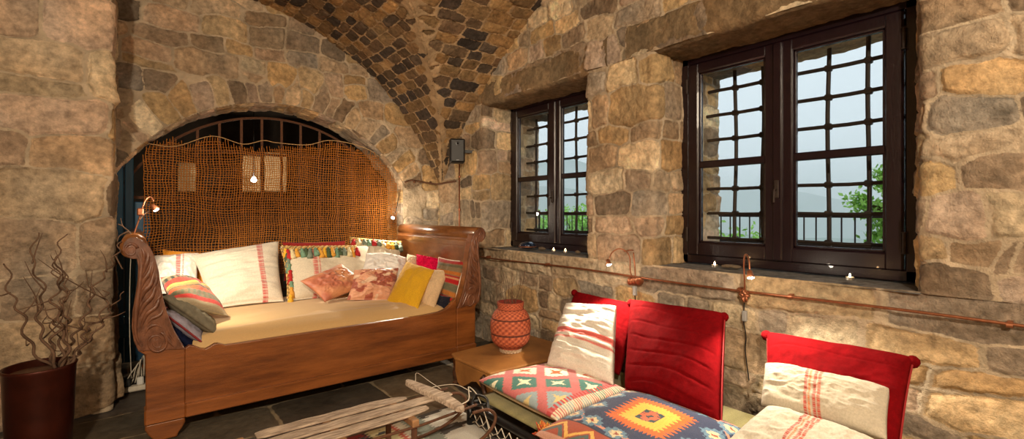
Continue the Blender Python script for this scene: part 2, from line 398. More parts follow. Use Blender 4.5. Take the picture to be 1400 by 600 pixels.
# --- lintels: one long hewn stone over each window
LP = sr((134, 112, 84), (130, 108, 80))
def lintel(name, y0, y1, sd, dz=0):
    f, L = profile_pos([(3.16, WT + .005), (2.735, WT + .005), (2.735, 2.585), (2.79, 2.60)], r=.045)
    r = np.random.default_rng(sd); st = [(L / 2, (y0 + y1) / 2, L / 2 + .03, (y1 - y0) / 2, .0)]
    def pos(S, T, H):
        q = f(S, T, H); return np.stack([q[..., 0], q[..., 2], q[..., 1] + dz], -1)
    return masonry(name, 0, L, y0, y1, .012, st, pos, r, pal=LP, colvar=.06, tilt=0, depth=.02, power=14, warp=.02, joint=.012)
lintel('trim_1', 2.31, 4.22, 71, -.015)
lintel('trim_2', -.9, 2.14, 72)
# --- sills
def sill(name, y0, y1, sd):
    r = np.random.default_rng(sd); st = [(2.94, (y0 + y1) / 2, .23, (y1 - y0) / 2 + .02, 0)]
    pos = lambda S, T, H: np.stack([S, T, .905 + H * .35], -1)
    return masonry(name, 2.735, 3.2, y0, y1, .012, st, pos, r, pal=sr((112, 110, 108)), colvar=.04, tilt=0, depth=.02, power=14, warp=.01, m=M['sill'] if 0 else M['stone'], mort=np.array(lin(120, 116, 110)))
sill('trim_3', .53, 1.93, 75); sill('trim_4', 2.53, 3.92, 76)
# --- back wall with the segmental arch
AX, AZ, AR = 1.085, .87, 1.415; XJ0, XJ1, ZS = -.13, 2.30, 1.59
def in_arch(s, t, e=0):
    return np.where(t > ZS, np.hypot(s - AX, t - AZ) < AR - e, (s > XJ0 + e) & (s < XJ1 - e))
r = np.random.default_rng(83)
st = [q for q in rows(-.35, 2.9, 0, 3.4, .13, .27, .17, .42, r, split=.35) if not in_arch(q[0], q[1], -.2)]
a = math.radians(27)
while a < math.radians(153):
    w = r.uniform(.085, .16) / AR; rd = r.uniform(.2, .32)
    st.append((AX + (AR + rd / 2 + .005) * math.cos(a + w / 2), AZ + (AR + rd / 2 + .005) * math.sin(a + w / 2), rd / 2, w * (AR + .1) / 2, a + w / 2 + r.normal(0, .03))); a += w
def snapA(S, T):
    S = S.copy(); T = T.copy(); res = .0095
    rr = np.hypot(S - AX, T - AZ); m = (T > ZS) & (np.abs(rr - AR) < res * .75); k = np.where(m, AR / rr, 1)
    S = AX + (S - AX) * k; T = AZ + (T - AZ) * k
    for xj in (XJ0, XJ1): S = np.where((T <= ZS) & (np.abs(S - xj) < res * .5), xj, S)
    return S, T
zA = lambda x: .777 + np.sqrt(np.maximum(2.466 ** 2 - (x - .418) ** 2, 0))
masonry('wall_back', -.35, 2.85, 0, 3.3, .0095, st, lambda S, T, H: np.stack([S, YB - H, T], -1), r, keep=lambda s, t: ~in_arch(s, t, .003) & (t < zA(s) + .1), snap=snapA)
# soffit + jambs of the arch
pts = [(XJ1, 0), (XJ1, ZS)] + [(AX + AR * math.cos(q), AZ + AR * math.sin(q)) for q in np.radians(np.linspace(30.6, 149.4, 30))][1:-1] + [(XJ0, ZS), (XJ0, 0)]
fA, LA = profile_pos(pts, r=.01, n=2)
r = np.random.default_rng(91)
st = [q for q in rows(4.8, 5.25, 0, LA, .11, .17, .3, .5, r, split=0)]; st = [(b_, a_, d_, c_, e_) for a_, b_, c_, d_, e_ in st]
def posA(S, T, H):
    q = fA(S, T, H * sstep(4.84, 4.87, T)); return np.stack([q[..., 0], q[..., 2], q[..., 1]], -1)
masonry('wall_back', 0, LA, YB - .012, 5.2, .012, st, posA, r)
# --- pier at the left, in front of the back wall
fP, LP_ = profile_pos([(-1.9, 4.02), (-.125, 4.0), (-.135, 4.9)], r=.04)
# normal must face the camera: travel reversed
fP, LP_ = profile_pos([(-.135, 4.9), (-.125, 4.0), (-1.9, 4.02)], r=.035)
r = np.random.default_rng(104)
def posP(S, T, H): return fP(S, T, -H)
fP2, _ = profile_pos([(-1.9, 4.02), (-.125, 4.0), (-.135, 4.9)], r=.035)
st = rows(0, LP_, 0, 3.4, .16, .36, .25, .6, r, split=.25)
masonry('wall_pier', 0, LP_, 0, 3.4, .0095, st, lambda S, T, H: fP2(S, T, -H), r)
# --- groin vault: two crossing barrels
PALV = sr((128, 102, 72), (144, 116, 80), (110, 88, 66), (92, 76, 60), (76, 66, 58), (66, 58, 52), (160, 128, 86), (120, 96, 66), (102, 84, 64), (150, 118, 78), (84, 72, 60))
zB = lambda y: -.742 + np.sqrt(np.maximum(4.231 ** 2 - (y - 1.216) ** 2, 0))
mm = lambda x, y: np.maximum(0, .035 - np.abs(zA(x) - zB(y)) * .35) * 1.0
r = np.random.default_rng(111)
a0 = math.asin((2.78 - .418) / 2.466)
LAv = 2.466 * (a0 + PI / 2)
xs = lambda S: .418 + 2.466 * np.sin(a0 - S / 2.466); zs = lambda S: .777 + 2.466 * np.cos(a0 - S / 2.466)
nx_ = lambda S: np.sin(a0 - S / 2.466); nz_ = lambda S: np.cos(a0 - S / 2.466)
st = rows(-.9, 4.9, 0, LAv, .085, .13, .11, .26, r, split=0, jit=.05); st = [(b_, a_, d_, c_, e_) for a_, b_, c_, d_, e_ in st]
masonry('ceiling', 0, LAv, -1.0, 4.87, .0125, st, lambda S, T, H: np.stack([xs(S) - nx_(S) * H, T, zs(S) - nz_(S) * H], -1), r,
        keep=lambda s, t: zA(xs(s)) >= zB(t) - .012, pal=PALV, depth=.02, joint=.006, warp=.03, power=5, colvar=.12, m=M['vault'], mortmask=lambda S, T: mm(xs(S), T))
r = np.random.default_rng(121)
b0 = math.asin((4.87 - 1.216) / 4.231)
LBv = 4.231 * (b0 + .55)
ys = lambda S: 1.216 + 4.231 * np.sin(b0 - S / 4.231); zt = lambda S: -.742 + 4.231 * np.cos(b0 - S / 4.231)
ny_ = lambda S: np.sin(b0 - S / 4.231); nzz = lambda S: np.cos(b0 - S / 4.231)
st = rows(-2.1, 2.8, 0, LBv, .085, .14, .12, .28, r, split=0, jit=.05); st = [(b_, a_, d_, c_, e_) for a_, b_, c_, d_, e_ in st]
masonry('ceiling', 0, LBv, -2.05, 2.78, .0125, st, lambda S, T, H: np.stack([T, ys(S) - ny_(S) * H, zt(S) - nzz(S) * H], -1), r,
        keep=lambda s, t: zB(ys(s)) >= zA(t) - .012, pal=PALV, depth=.02, joint=.006, warp=.03, power=5, colvar=.12, m=M['vault'], mortmask=lambda S, T: mm(T, ys(S)))
# --- floor: worn slate slabs
r = np.random.default_rng(131)
st = rows(-2.0, 2.8, .6, 5.2, .34, .46, .45, .85, r, split=0, jit=.015)
PF = sr((74, 66, 56), (84, 76, 64), (66, 60, 52), (92, 80, 64), (78, 72, 66))
masonry('floor', -2.0, 2.8, .6, 5.2, .014, st, lambda S, T, H: np.stack([S, T, H * .3 - .008], -1), r, pal=PF, mort=np.array(lin(126, 110, 86)), depth=.012, joint=.006, warp=.015, power=9, m=M['slate'], tilt=.02, colvar=.1)
# --- the part of the room behind the camera
M['plainstone'] = mat('plain_stone', lin(120, 96, 66), rough=.95, nscale=3, namt=.5, bump=.03, bscale=8)
b = MB(); b.box(-2.1, -2.7, -.08, 2.9, .6, -.006); tag(b.build('floor', M['slate'] if 0 else M['plainstone']), kind='structure')
b = MB(); b.box(-2.25, -2.8, 0, -2.05, 5.0, 4); tag(b.build('wall_left', M['plainstone']), kind='structure')
b = MB(); b.box(-2.25, -2.9, 0, 3.5, -2.7, 4); tag(b.build('wall_front', M['plainstone']), kind='structure')
b = MB(); b.box(2.78, -2.8, 0, 3.48, -1.6, 4); tag(b.build('wall_right', M['plainstone']), kind='structure')
b = MB(); b.box(-2.25, -2.9, 3.62, 3.5, 7.6, 3.75); tag(b.build('ceiling', M['plainstone']), kind='structure')
b = MB(); b.box(-2.1, -2.8, 3.2, 2.9, -.9, 3.3); tag(b.build('ceiling', M['plainstone']), kind='structure')
# --- the dim room behind the arch
M['dim'] = mat('dim_plaster', lin(70, 62, 54), rough=.9, nscale=3, namt=.4, bump=.01)  # dimness of the unlit room put into a dark plaster colour
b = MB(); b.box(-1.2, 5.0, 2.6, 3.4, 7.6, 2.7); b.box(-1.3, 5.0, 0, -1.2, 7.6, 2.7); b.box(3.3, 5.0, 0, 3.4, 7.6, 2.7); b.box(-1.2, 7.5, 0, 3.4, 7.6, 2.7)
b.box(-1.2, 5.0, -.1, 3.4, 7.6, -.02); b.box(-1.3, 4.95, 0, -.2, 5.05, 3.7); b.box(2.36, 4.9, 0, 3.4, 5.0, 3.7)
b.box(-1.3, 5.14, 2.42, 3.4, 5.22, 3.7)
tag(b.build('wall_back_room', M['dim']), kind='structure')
# blue painted door leaf at the left of the alcove
d = MB()
for k in range(1): d.box(-.20 + k * .13, 5.02, .04, -.075 + k * .13, 5.06, 2.05, b=.006)
d.box(-.068, 5.02, .04, -.01, 5.06, 2.05, b=.006); d.box(-.006, 5.02, .04, .10, 5.06, 1.36, b=.006); d.box(-.2, 5.0, .25, -.01, 5.02, .36, b=.005); d.box(-.2, 5.0, 1.0, -.01, 5.02, 1.1, b=.005)
do = tag(d.build('door_1', M['blue']), kind='structure')

# ================================================================ WINDOWS
def window(name, y0, y1):
    root = empty(name, (3.12, (y0 + y1) / 2, WB), kind='structure')
    def loc(o): o.matrix_parent_inverse = root.matrix_world.inverted(); return o
    root.matrix_world = Matrix.Translation(root.location)
    fx0, fx1 = 3.075, 3.17; w = .055
    f = MB(); f.box(fx0, y0 - .015, WB, fx1, y0 + w, WT + .01, b=.006); f.box(fx0, y1 - w, WB, fx1, y1 + .015, WT + .01, b=.006)
    f.box(fx0, y0, WB, fx1, y1, WB + .06, b=.006); f.box(fx0, y0, WT - .045, fx1, y1, WT + .01, b=.006)
    loc(f.build('window_frame', M['frame'], root))
    ym = (y0 + y1) / 2
    for (a, c, sg) in ((y0 + w, ym, 1), (ym, y1 - w, -1)):
        s = MB(); sw = .082; x0, x1 = 3.06, 3.12
        zb, zt_ = WB + .055, WT - .045
        s.box(x0, a + .003, zb, x1, a + sw, zt_, b=.009); s.box(x0, c - sw, zb, x1, c - .003, zt_, b=.009)
        s.box(x0 + .001, a + sw - .01, zb, x1 - .001, c - sw + .01, zb + .09, b=.009); s.box(x0 + .001, a + sw - .01, zt_ - .07, x1 - .001, c - sw + .01, zt_, b=.009)
        # moulded glazing bead
        for (p, q, rr, ss) in ((a + sw, a + sw + .012, zb + .09, zt_ - .07), (c - sw - .012, c - sw, zb + .09, zt_ - .07)): s.box(x0 + .018, p, rr, x1 - .012, q, ss, b=.003)
        s.box(x0 + .018, a + sw, zb + .09, x1 - .012, c - sw, zb + .102, b=.003); s.box(x0 + .018, a + sw, zt_ - .082, x1 - .012, c - sw, zt_ - .07, b=.003)
        so = loc(s.build('sash', M['frame'], root))
        g = MB(); g.box(3.092, a + sw - .005, zb + .08, 3.096, c - sw + .005, zt_ - .06)
        g.build('pane', M['glass'], so)
        m = MB(); m.box(x0 + .012, a + sw - .004, 1.58, x1 - .01, c - sw + .004, 1.628, b=.006); m.build('glazing_bar', M['frame'], so)
    m = MB(); m.box(3.045, ym - .028, WB + .06, 3.07, ym + .028, WT - .05, b=.008); loc(m.build('meeting_strip', M['frame'], root))
    h = MB(); h.box(3.034, ym - .013, 1.36, 3.046, ym + .013, 1.47, b=.004); h.tube([(3.036, ym, 1.41), (3.01, ym, 1.41), (3.006, ym, 1.40), (3.004, ym, 1.335)], .006)
    loc(h.build('handle', M['iron'], root))
    for z in (1.12, 2.16):
        h = MB(); h.tube([(3.055, y0 + w + .0, z - .05), (3.055, y0 + w, z + .05)], .009, 10); h.tube([(3.055, y0 + w, z - .056), (3.055, y0 + w, z - .05)], .012, 10); h.tube([(3.055, y0 + w, z + .05), (3.055, y0 + w, z + .056)], .012, 10)
        loc(h.build('hinge', M['iron'], root))
        h = MB(); h.tube([(3.055, y1 - w, z - .05), (3.055, y1 - w, z + .05)], .009, 10); loc(h.build('hinge', M['iron'], root))
    return root
window('window_1', 2.545, 3.92)
window('window_2', .60, 1.92)
def parts_thing(name, loc, label, cat, group=None, kind=None):
    o = empty(name, loc, label, cat, group, kind); o.matrix_world = Matrix.Translation(o.location); return o
def under(o, root): o.matrix_parent_inverse = root.matrix_world.inverted(); return o
def grille(y0, y1, ys_, label):
    root = parts_thing('window_grille', (3.35, (y0 + y1) / 2, .85), label, 'window grille', 'forged grilles outside the windows')
    for y in ys_:
        b = MB(); zz = np.linspace(.86, 2.36, 14)
        b.tube([(3.35 + .003 * math.sin(7 * z + y * 9), y + .005 * math.sin(5 * z + y * 5), z) for z in zz], .0125, 6)
        under(b.build('upright_bar', M['iron'], root), root)
    for k in range(-1, 6):
        z = 1.447 + .179 * (k - 1) - .003; b = MB(); b.tube([(3.335, y, z + .003 * math.sin(y * 11)) for y in np.linspace(y0, y1, 10)], .0125, 6)
        for y in ys_: b.box(3.328, y - .019, z - .019, 3.368, y + .019, z + .019, b=.006)
        under(b.build('cross_bar', M['iron'], root), root)
grille(.50, 1.93, [.68, .88, 1.085, 1.28, 1.475, 1.665], 'forged iron grille outside the large right-hand window')
grille(2.4, 4.02, [2.62, 2.82, 3.02, 3.22, 3.42, 3.62, 3.81], 'forged iron grille outside the smaller window left of the stone pier')

# ================================================================ OUTSIDE
b = MB(); b.box(3.5, -6, -.3, 6.6, 14, .15); tag(b.build('terrace_floor', M['terrace']), kind='structure')
root = parts_thing('terrace_railing', (6.1, 2.5, .15), 'dark iron railing with thin balusters along the terrace edge', 'railing')
b = MB(); b.box(6.07, -1.5, 1.21, 6.13, 12.5, 1.25, b=.008); under(b.build('top_rail', M['iron'], root), root)
b = MB(); b.box(6.085, -1.5, .87, 6.115, 12.5, .91, b=.005); under(b.build('bottom_rail', M['iron'], root), root)
for k in range(98):
    y = -.9 + k * .125; b = MB(); thick = k % 14 == 6
    b.tube([(6.1, y, .15 if thick else .8), (6.1, y, 1.3 if thick else 1.22)], .022 if thick else .0085, 6)
    under(b.build('post' if thick else 'baluster', M['iron'], root), root)
# hills
def ridge(name, x0, base, prof, mt, sd):
    ys2 = np.linspace(-150, 620, 90); z = np.interp(ys2, [p[0] for p in prof], [p[1] for p in prof]) + 5 * (fbm(np.stack([ys2 * .03, ys2 * 0 + sd, ys2 * 0], -1), 4)) * x0 / 150
    V = []; n = len(ys2)
    for (dx, k) in ((-.45, 0), (-.3, .35), (-.15, .7), (0, 1), (.3, .8)):
        for y, zz in zip(ys2, z): V.append((x0 * (1 + dx), y * (1 + dx * .0), base + (zz - base) * k))
    return tag(mk(name, V, gridf(5, n), mt), kind='structure')
ridge('mountain', 300, -60, [(-150, 10), (60, 5), (82, 6), (108, 14), (151, 14), (200, 20), (287, 46), (350, 52), (620, 60)], M['hill'], 1)
ridge('mountain', 150, -50, [(-150, -8), (54, -6), (90, -5), (144, 11), (180, 14), (300, 20), (620, 10)], M['hill'], 4)
b = MB(); b.box(-50, -400, -62, 900, 900, -60); tag(b.build('valley_floor', M['hill']), kind='structure')
# trees: leaf clumps on branches
def tree(label, trunk, branches, nleaf, size, spread, seed, group=None, nm='tree'):
    rg = np.random.default_rng(seed); root = parts_thing(nm, trunk[0], label, 'tree', group)
    b = MB(); b.tube(trunk, np.linspace(.07, .03, len(trunk)), 7)
    for br in branches: b.tube(br, np.linspace(.025, .006, len(br)), 5)
    under(b.build('trunk', M['twig'], root), root)
    V = []; F = []
    for br in branches:
        pts = np.array(spline(br, 10))
        for _ in range(nleaf):
            c = pts[rg.integers(len(pts) // 4, len(pts))] + rg.normal(0, spread, 3); d = rg.normal(0, 1, 3); d /= np.linalg.norm(d); e = np.cross(d, rg.normal(0, 1, 3)); e /= np.linalg.norm(e)
            s_ = size * rg.uniform(.6, 1.3); o = len(V); V += [c - d * s_, c + e * s_ * .5, c + d * s_, c - e * s_ * .5]; F.append([o, o + 1, o + 2, o + 3])
    under(mk('foliage', np.array(V), np.array(F), M['leaf'], root, smooth=False), root)
A_ = lambda px, py, x: tuple(PX(px, py, x))
tree('green leafy tree reaching in behind the railing at the right-hand window', [(7.6, -.6, -1.2), (7.6, -.3, .6), A_(1250, 300, 7.6), A_(1245, 220, 7.6)],
     [[A_(1250, 300, 7.6), A_(1215, 283, 7.6), A_(1185, 290, 7.6), A_(1162, 276, 7.6)], [A_(1220, 285, 7.6), A_(1195, 282, 7.6), A_(1172, 268, 7.6)], [A_(1230, 310, 7.6), A_(1205, 325, 7.6), A_(1190, 318, 7.6)], [A_(1248, 290, 7.6), A_(1215, 262, 7.6), A_(1198, 240, 7.6)], [A_(1250, 310, 7.6), A_(1215, 308, 7.6), A_(1200, 300, 7.6)], [A_(1246, 250, 7.6), A_(1212, 240, 7.6), A_(1207, 236, 7.6)]], 170, .04, .055, 1)
for k, (px, py, x, h) in enumerate([(722, 286, 11, 1.6), (742, 291, 13, 1.5), (762, 280, 15.5, 2.0), (783, 287, 13.5, 1.6), (801, 282, 11.5, 1.8)]):
    t = PX(px, py, x); tree('bushy tree below the terrace through the smaller window, ' + ['leftmost of the five', 'second from the left', 'tallest and middlemost', 'second from the right', 'rightmost of the five'][k],
        [(t[0], t[1], t[2] - 4), (t[0], t[1], t[2] - 1)], [[(t[0], t[1], t[2] - 1.2), (t[0] + dx * .5, t[1] + dy * .5, t[2] - .6), (t[0] + dx, t[1] + dy, t[2] - .05 - abs(dx + dy) * .5)] for dx, dy in ((0, 0), (.3, .15), (-.3, .15), (.2, -.25), (-.2, -.25), (0, .35), (.1, -.4))], 90, .07, .13, 20 + k, 'trees below the terrace')
for k, (px, py) in enumerate([(975, 322), (1035, 325)]):
    t = PX(px, py, 9); tree('low green bush behind the railing, ' + ['left' , 'right'][k] + ' of two in left casement', [(t[0], t[1], t[2] - 3), (t[0], t[1], t[2] - 1)], [[(t[0], t[1], t[2] - 1), (t[0] + dx, t[1] + dy, t[2])] for dx, dy in ((0, 0), (.2, .2), (-.2, .25), (0, -.4))], 120, .06, .13, 40 + k, 'bushes behind the railing', nm='bush')
# ================================================================ CUSHIONS
def csm(*a): return np.array([lin(*c) for c in a])
def plain(rgb, var=.06):
    c0 = np.array(lin(*rgb))
    return lambda u, v: c0 * (1 + var * 2 * n2(u, v, 6, rgb[0] * .01, 3))[..., None]
def mixc(base, rgb, m):
    return base * (1 - m[..., None]) + np.array(lin(*rgb)) * m[..., None]
def band(x, a, b, s=.004): return sstep(a - s, a + s, x) * (1 - sstep(b - s, b + s, x))
def linen(rgb, stripes, along='u', fine=True):
    """linen cloth with woven stripes at positions along u"""
    f0 = plain(rgb, .05)
    def f(u, v):
        c = f0(u, v); x = u if along == 'u' else v
        for (a, b, col) in stripes:
            m = band(x, a, b)
            if fine: m = m * (.72 + .28 * np.sign(np.sin(v * 260)))
            c = mixc(c, col, m)
        return c
    return f
def cushion(name, label, corners, th, colfn, group=None, m='fab', back=None, n=70, wr=.010, wfreq=5, wdir=(1, 1), pinch=.06, cat='cushion', puff=.55, seed=0, piping=None, flat=False, parent=None, ear=0.0, edgeth=.12, extra=None):
    q = [np.array(P(c)) if len(c) == 4 else np.array(c, float) for c in corners]     # TL, TR, BR, BL
    a = np.linspace(-1, 1, n); A, B = np.meshgrid(a, a, indexing='ij')
    a1 = A * (1 - pinch * (1 - B * B)); b1 = B * (1 - pinch * (1 - A * A))
    u = (a1 + 1) / 2; v = (b1 + 1) / 2
    TL, TR, BR, BL = q
    Pm = (TL[None, None] * ((1 - u) * (1 - v))[..., None] + TR * (u * (1 - v))[..., None] + BR * (u * v)[..., None] + BL * ((1 - u) * v)[..., None])
    N = np.cross(TR - TL, BL - TL) + np.cross(BL - BR, TR - BR); N = N / np.linalg.norm(N)
    if np.dot(N, CAMP - (TL + BR) / 2) < 0: N = -N
    prof = ((1 - np.abs(A) ** 2.6).clip(0) ** puff) * ((1 - np.abs(B) ** 2.6).clip(0) ** puff)
    if flat: prof = ((1 - np.abs(A) ** 10).clip(0) ** .5) * ((1 - np.abs(B) ** 10).clip(0) ** .5)
    w1 = fbm(np.stack([A * wfreq * wdir[0], B * wfreq * wdir[1], np.full_like(A, seed * 5.1 + 3)], -1), 3)
    w = (1 - np.abs(w1) * 5).clip(-1, 1)
    wr2 = w * wr * (.25 + .75 * prof) + .012 * th / .1 * fbm(np.stack([A * 1.6, B * 1.6, np.full_like(A, seed * 2.3)], -1), 2) * 2
    uu = (A + 1) / 2; vv = (B + 1) / 2
    hf = th / 2 * prof + wr2 * prof ** .5 + (extra(uu, vv) if extra is not None else 0)
    hb = -th / 2 * prof
    F1 = Pm + N * hf[..., None]; F2 = Pm + N * hb[..., None]
    cf = colfn(uu, vv); bk = plain(back)(uu, vv) if back else cf
    V = np.concatenate([F1.reshape(-1, 3), F2.reshape(-1, 3)])
    G = gridf(n, n)
    F = np.concatenate([G, (G + n * n)[:, ::-1]])
    # close the rim
    idx = np.arange(n * n).reshape(n, n); rim = np.concatenate([idx[:, 0], idx[-1, 1:], idx[-2::-1, -1], idx[0, -2:0:-1]]); r2 = np.roll(rim, -1)
    F = np.concatenate([F, np.stack([rim, r2, r2 + n * n, rim + n * n], -1)])
    o = mk(name, V, F, M[m], parent, col=np.concatenate([cf.reshape(-1, 3), bk.reshape(-1, 3)]))
    if parent is None: tag(o, label, cat, group)
    bm = __import__('bmesh').new(); bm.from_mesh(o.data); __import__('bmesh').ops.recalc_face_normals(bm, faces=bm.faces); bm.to_mesh(o.data); bm.free()
    o['_q'] = 0; del o['_q']
    if name == 'back_cushion':
        for c_ in (TL, TR):
            kb = MB(); kb.lathe([(.002, -.028), (.016, -.022), (.026, -.004), (.024, .012), (.012, .024), (.002, .027)], tuple(c_ + np.array((-.01, 0, -.012))), 14)
            kb.build('corner_tuft', M['redcloth'], o, smooth=True)
    if piping is not None:
        edge = Pm.reshape(-1, 3)[rim]; pb = MB(); pb.tube(list(edge) + [edge[0]], piping[1], 6, cap=False)
        k = pb.build('piping', mat('piping_cloth', lin(*piping[0]), rough=.8, namt=.15), o, smooth=True)
    return o, F1, N
M['redcloth'] = mat('red_cloth', lin(104, 8, 13), rough=.95, nscale=60, namt=.3, bump=.004, spec=.05)
BG = 'cushions on the daybed'
CREAM = (200, 188, 166); LIN = (208, 198, 180); RED = (168, 44, 48)
MT = .53
def kil_red(u, v):
    c = plain((112, 96, 70))(u, v)
    for k, (a, b, col) in enumerate([(0, .07, (170, 44, 34)), (.1, .16, (176, 150, 120)), (.30, .46, (190, 52, 38)), (.46, .5, (214, 170, 70)), (.50, .58, (150, 110, 60)), (.58, .62, (60, 70, 50)), (.62, .72, (196, 80, 46)), (.86, .93, (186, 50, 40)), (.93, 1, (165, 150, 120))]):
        c = mixc(c, col, band(v, a, b))
    z = ((np.sin(u * 75) > .1) & (v > .16) & (v < .30)) * 1.0; c = mixc(c, (40, 46, 36), z)
    c = mixc(c, (136, 34, 28), .5 * ((np.sin(u * 160) > .2) & (v > .31) & (v < .46)))
    z = ((np.sin(u * 60) > .2) & (v > .72) & (v < .85)) * 1.0; c = mixc(c, (92, 92, 66), z); return c
def kil_stripe(u, v):
    c = plain((120, 100, 74))(u, v)
    for (a, b, col) in [(0, .1, (150, 34, 30)), (.12, .18, (92, 84, 62)), (.28, .36, (166, 96, 40)), (.38, .42, (150, 34, 30)), (.42, .46, (190, 130, 90)), (.46, .56, (156, 30, 30)), (.58, .72, (98, 92, 70)), (.74, .84, (170, 104, 46)), (.86, .94, (150, 34, 30)), (.94, 1, (80, 30, 26))]:
        c = mixc(c, col, band(v, a, b, .008))
    return c
# far row
cushion('cushion', 'orange cloth cushion peeping out behind the white cushions at the left end of the daybed', [(222, 341, 'y', 4.74), (290, 346, 'y', 4.74), (292, 390, 'y', 4.6), (222, 390, 'y', 4.6)], .08, plain((226, 150, 50)), BG, seed=1, wr=.006)
cushion('cushion', 'white linen cushion with a short red stripe, farthest left against the netting', [(206, 350, 'y', 4.62), (272, 346, 'y', 4.62), (270, 402, 'y', 4.3), (206, 402, 'y', 4.3)], .15, linen((226, 220, 208), [(.50, .60, (170, 60, 64)), (.64, .67, (190, 90, 90))]), BG, seed=2, wr=.02, wfreq=2.5)
cushion('cushion', 'large cream linen cushion with one long red stripe near its right edge', [(262, 349, 'y', 4.55), (381, 330, 'y', 4.6), (388, 412, 'z', MT + .02), (286, 423, 'z', MT + .02)], .17, linen(LIN, [(.70, .755, (176, 56, 56)), (.765, .775, (176, 66, 66)), (.685, .692, (190, 90, 88)), (.31, .314, (236, 228, 214))]), BG, seed=3, wr=.02, wfreq=2.2, wdir=(.4, 2.2), puff=.45)
cushion('cushion', 'dark red cushion showing only its top edge behind the tasselled linen cushion', [(386, 331, 'y', 4.76), (472, 329, 'y', 4.76), (476, 380, 'y', 4.66), (388, 384, 'y', 4.66)], .07, plain((142, 34, 30)), BG, seed=4, wr=.006)
o4, P4, N4 = cushion('cushion', 'cream linen cushion with red stripe and a tasselled band over its top and left edges', [(383, 337, 'y', 4.5), (505, 336, 'y', 4.5), (505, 404, 'y', 4.15), (393, 412, 'z', MT + .02)], .17, linen(CREAM, [(.30, .34, (184, 66, 62)), (.355, .37, (184, 66, 62)), (.285, .292, (200, 110, 100))]), BG, seed=5, wr=.012, wfreq=2)
o5, P5, N5 = cushion('cushion', 'cream cushion with tassels hanging over its top, beside the right-hand headboard', [(478, 325, 'y', 4.7), (549, 331, 'y', 4.6), (548, 385, 'y', 4.3), (482, 385, 'y', 4.3)], .13, linen(CREAM, []), BG, seed=6, wr=.012, wfreq=2)
TC = [(160, 26, 28), (206, 156, 40), (100, 132, 108), (198, 182, 140), (60, 76, 50), (160, 26, 28), (196, 140, 50), (104, 116, 100)]
tm = [mat('tassel_yarn', lin(*c), rough=.9, nscale=90, namt=.3) for c in TC]
M['braid'] = mat('braid', attr=True, rough=.9, nscale=150, namt=.3)
def tassels(o, F1, N, side, k0, k1, num, drop, off, seed, length=.06):
    """braided band with hanging tassels along the top (v=0) or left (u=0) rim of a cushion"""
    n = F1.shape[0]; rg = np.random.default_rng(seed); G_ = F1 if side == 'top' else F1.transpose(1, 0, 2)
    ii = np.linspace(k0 * (n - 1), k1 * (n - 1), num * 4).astype(int); H_ = np.linalg.norm(G_[n // 2, -1] - G_[n // 2, 0])
    row = lambda d: int(min(n - 1, max(0, round(d / H_ * (n - 1)))))
    bb = MB(); J = 6 if drop > .03 else 2
    for j in range(J):
        path = [G_[i, row(drop * j / J)] + N * (.007 + .004 * math.sin(i * 1.9 + j * 1.5)) for i in ii]
        s0 = len(bb.V); bb.tube(path, .0085, 5)
        for i in range(len(path)):
            for q in range(5): bb.c[s0 + i * 5 + q] = lin(*[(206, 176, 110), (150, 110, 60), (196, 160, 96), (90, 80, 50), (200, 150, 90)][(i + j) % 5])
    bb.build('braid', M['braid'], o, smooth=True, usecol=True)
    for k in range(num):
        i = ii[min(int((k + .5) * 4), len(ii) - 1)]; p = G_[i, row(drop)] + N * .014; p2 = G_[i, row(drop + length)] + N * .022
        d = p2 - p if side == 'top' else np.array((rg.normal(0, .01), -.012, -length)); L = length * rg.uniform(.85, 1.15); d = d / np.linalg.norm(d) + rg.normal(0, .08, 3) + np.array((0, 0, -.25)); d /= np.linalg.norm(d)
        b = MB(); b.tube([p - d * .01, p + d * .006, p + d * .014, p + d * L * .45, p + d * L], [.009, .016, .012, .022, .026], 8)
        b.build('tassel', tm[(k * 3 + rg.integers(0, 2)) % len(tm)], o, smooth=True)
tassels(o4, P4, N4, 'top', .02, .84, 17, .07, .03, 1, .095)
tassels(o4, P4, N4, 'left', .05, .97, 9, .02, .0, 2, .075)
tassels(o5, P5, N5, 'top', .0, 1, 11, .05, .03, 3, .08)
cushion('cushion', 'bright white cushion lying against the cream ones near the right headboard', [(500, 346, 'y', 4.35), (556, 352, 'y', 4.2), (556, 385, 'y', 3.95), (492, 378, 'y', 4.05)], .13, plain((232, 228, 222), .02), BG, seed=7, wr=.02, wfreq=2.6)
cushion('cushion', 'shiny apricot satin cushion lying on one corner in the middle of the daybed', [(466, 360, 'y', 4.16), (506, 390, 'y', 3.98), (444, 413, 'y', 3.86), (410, 384, 'y', 4.02)], .11, lambda u, v: mixc(plain((196, 134, 92), .12)(u, v), (168, 96, 70), sstep(-.1, .15, n2(u, v, 3, 8, 2))), BG, m='satin', seed=8, wr=.012, wfreq=3)
cushion('cushion', 'crumpled patchwork satin cushion in rose and gold between the apricot and yellow ones', [(484, 369, 'y', 4.05), (545, 366, 'y', 3.98), (541, 412, 'y', 3.78), (474, 410, 'y', 3.84)], .12, lambda u, v: mixc(mixc(plain((206, 150, 118), .1)(u, v), (156, 82, 62), 1.0 * (n2(u, v, 5, 9, 2) > .04)), (214, 180, 150), 1.0 * (n2(u, v, 4, 12, 2) < -.12)), BG, m='satin', seed=9, wr=.028, wfreq=2.5, wdir=(.8, 2))
cushion('cushion', 'small oatmeal cushion corner sticking up just left of the pink one', [(557, 347, 'y', 4.25), (573, 351, 'y', 4.2), (570, 385, 'y', 4.0), (548, 378, 'y', 4.05)], .08, plain((206, 184, 152)), BG, seed=10, wr=.008)
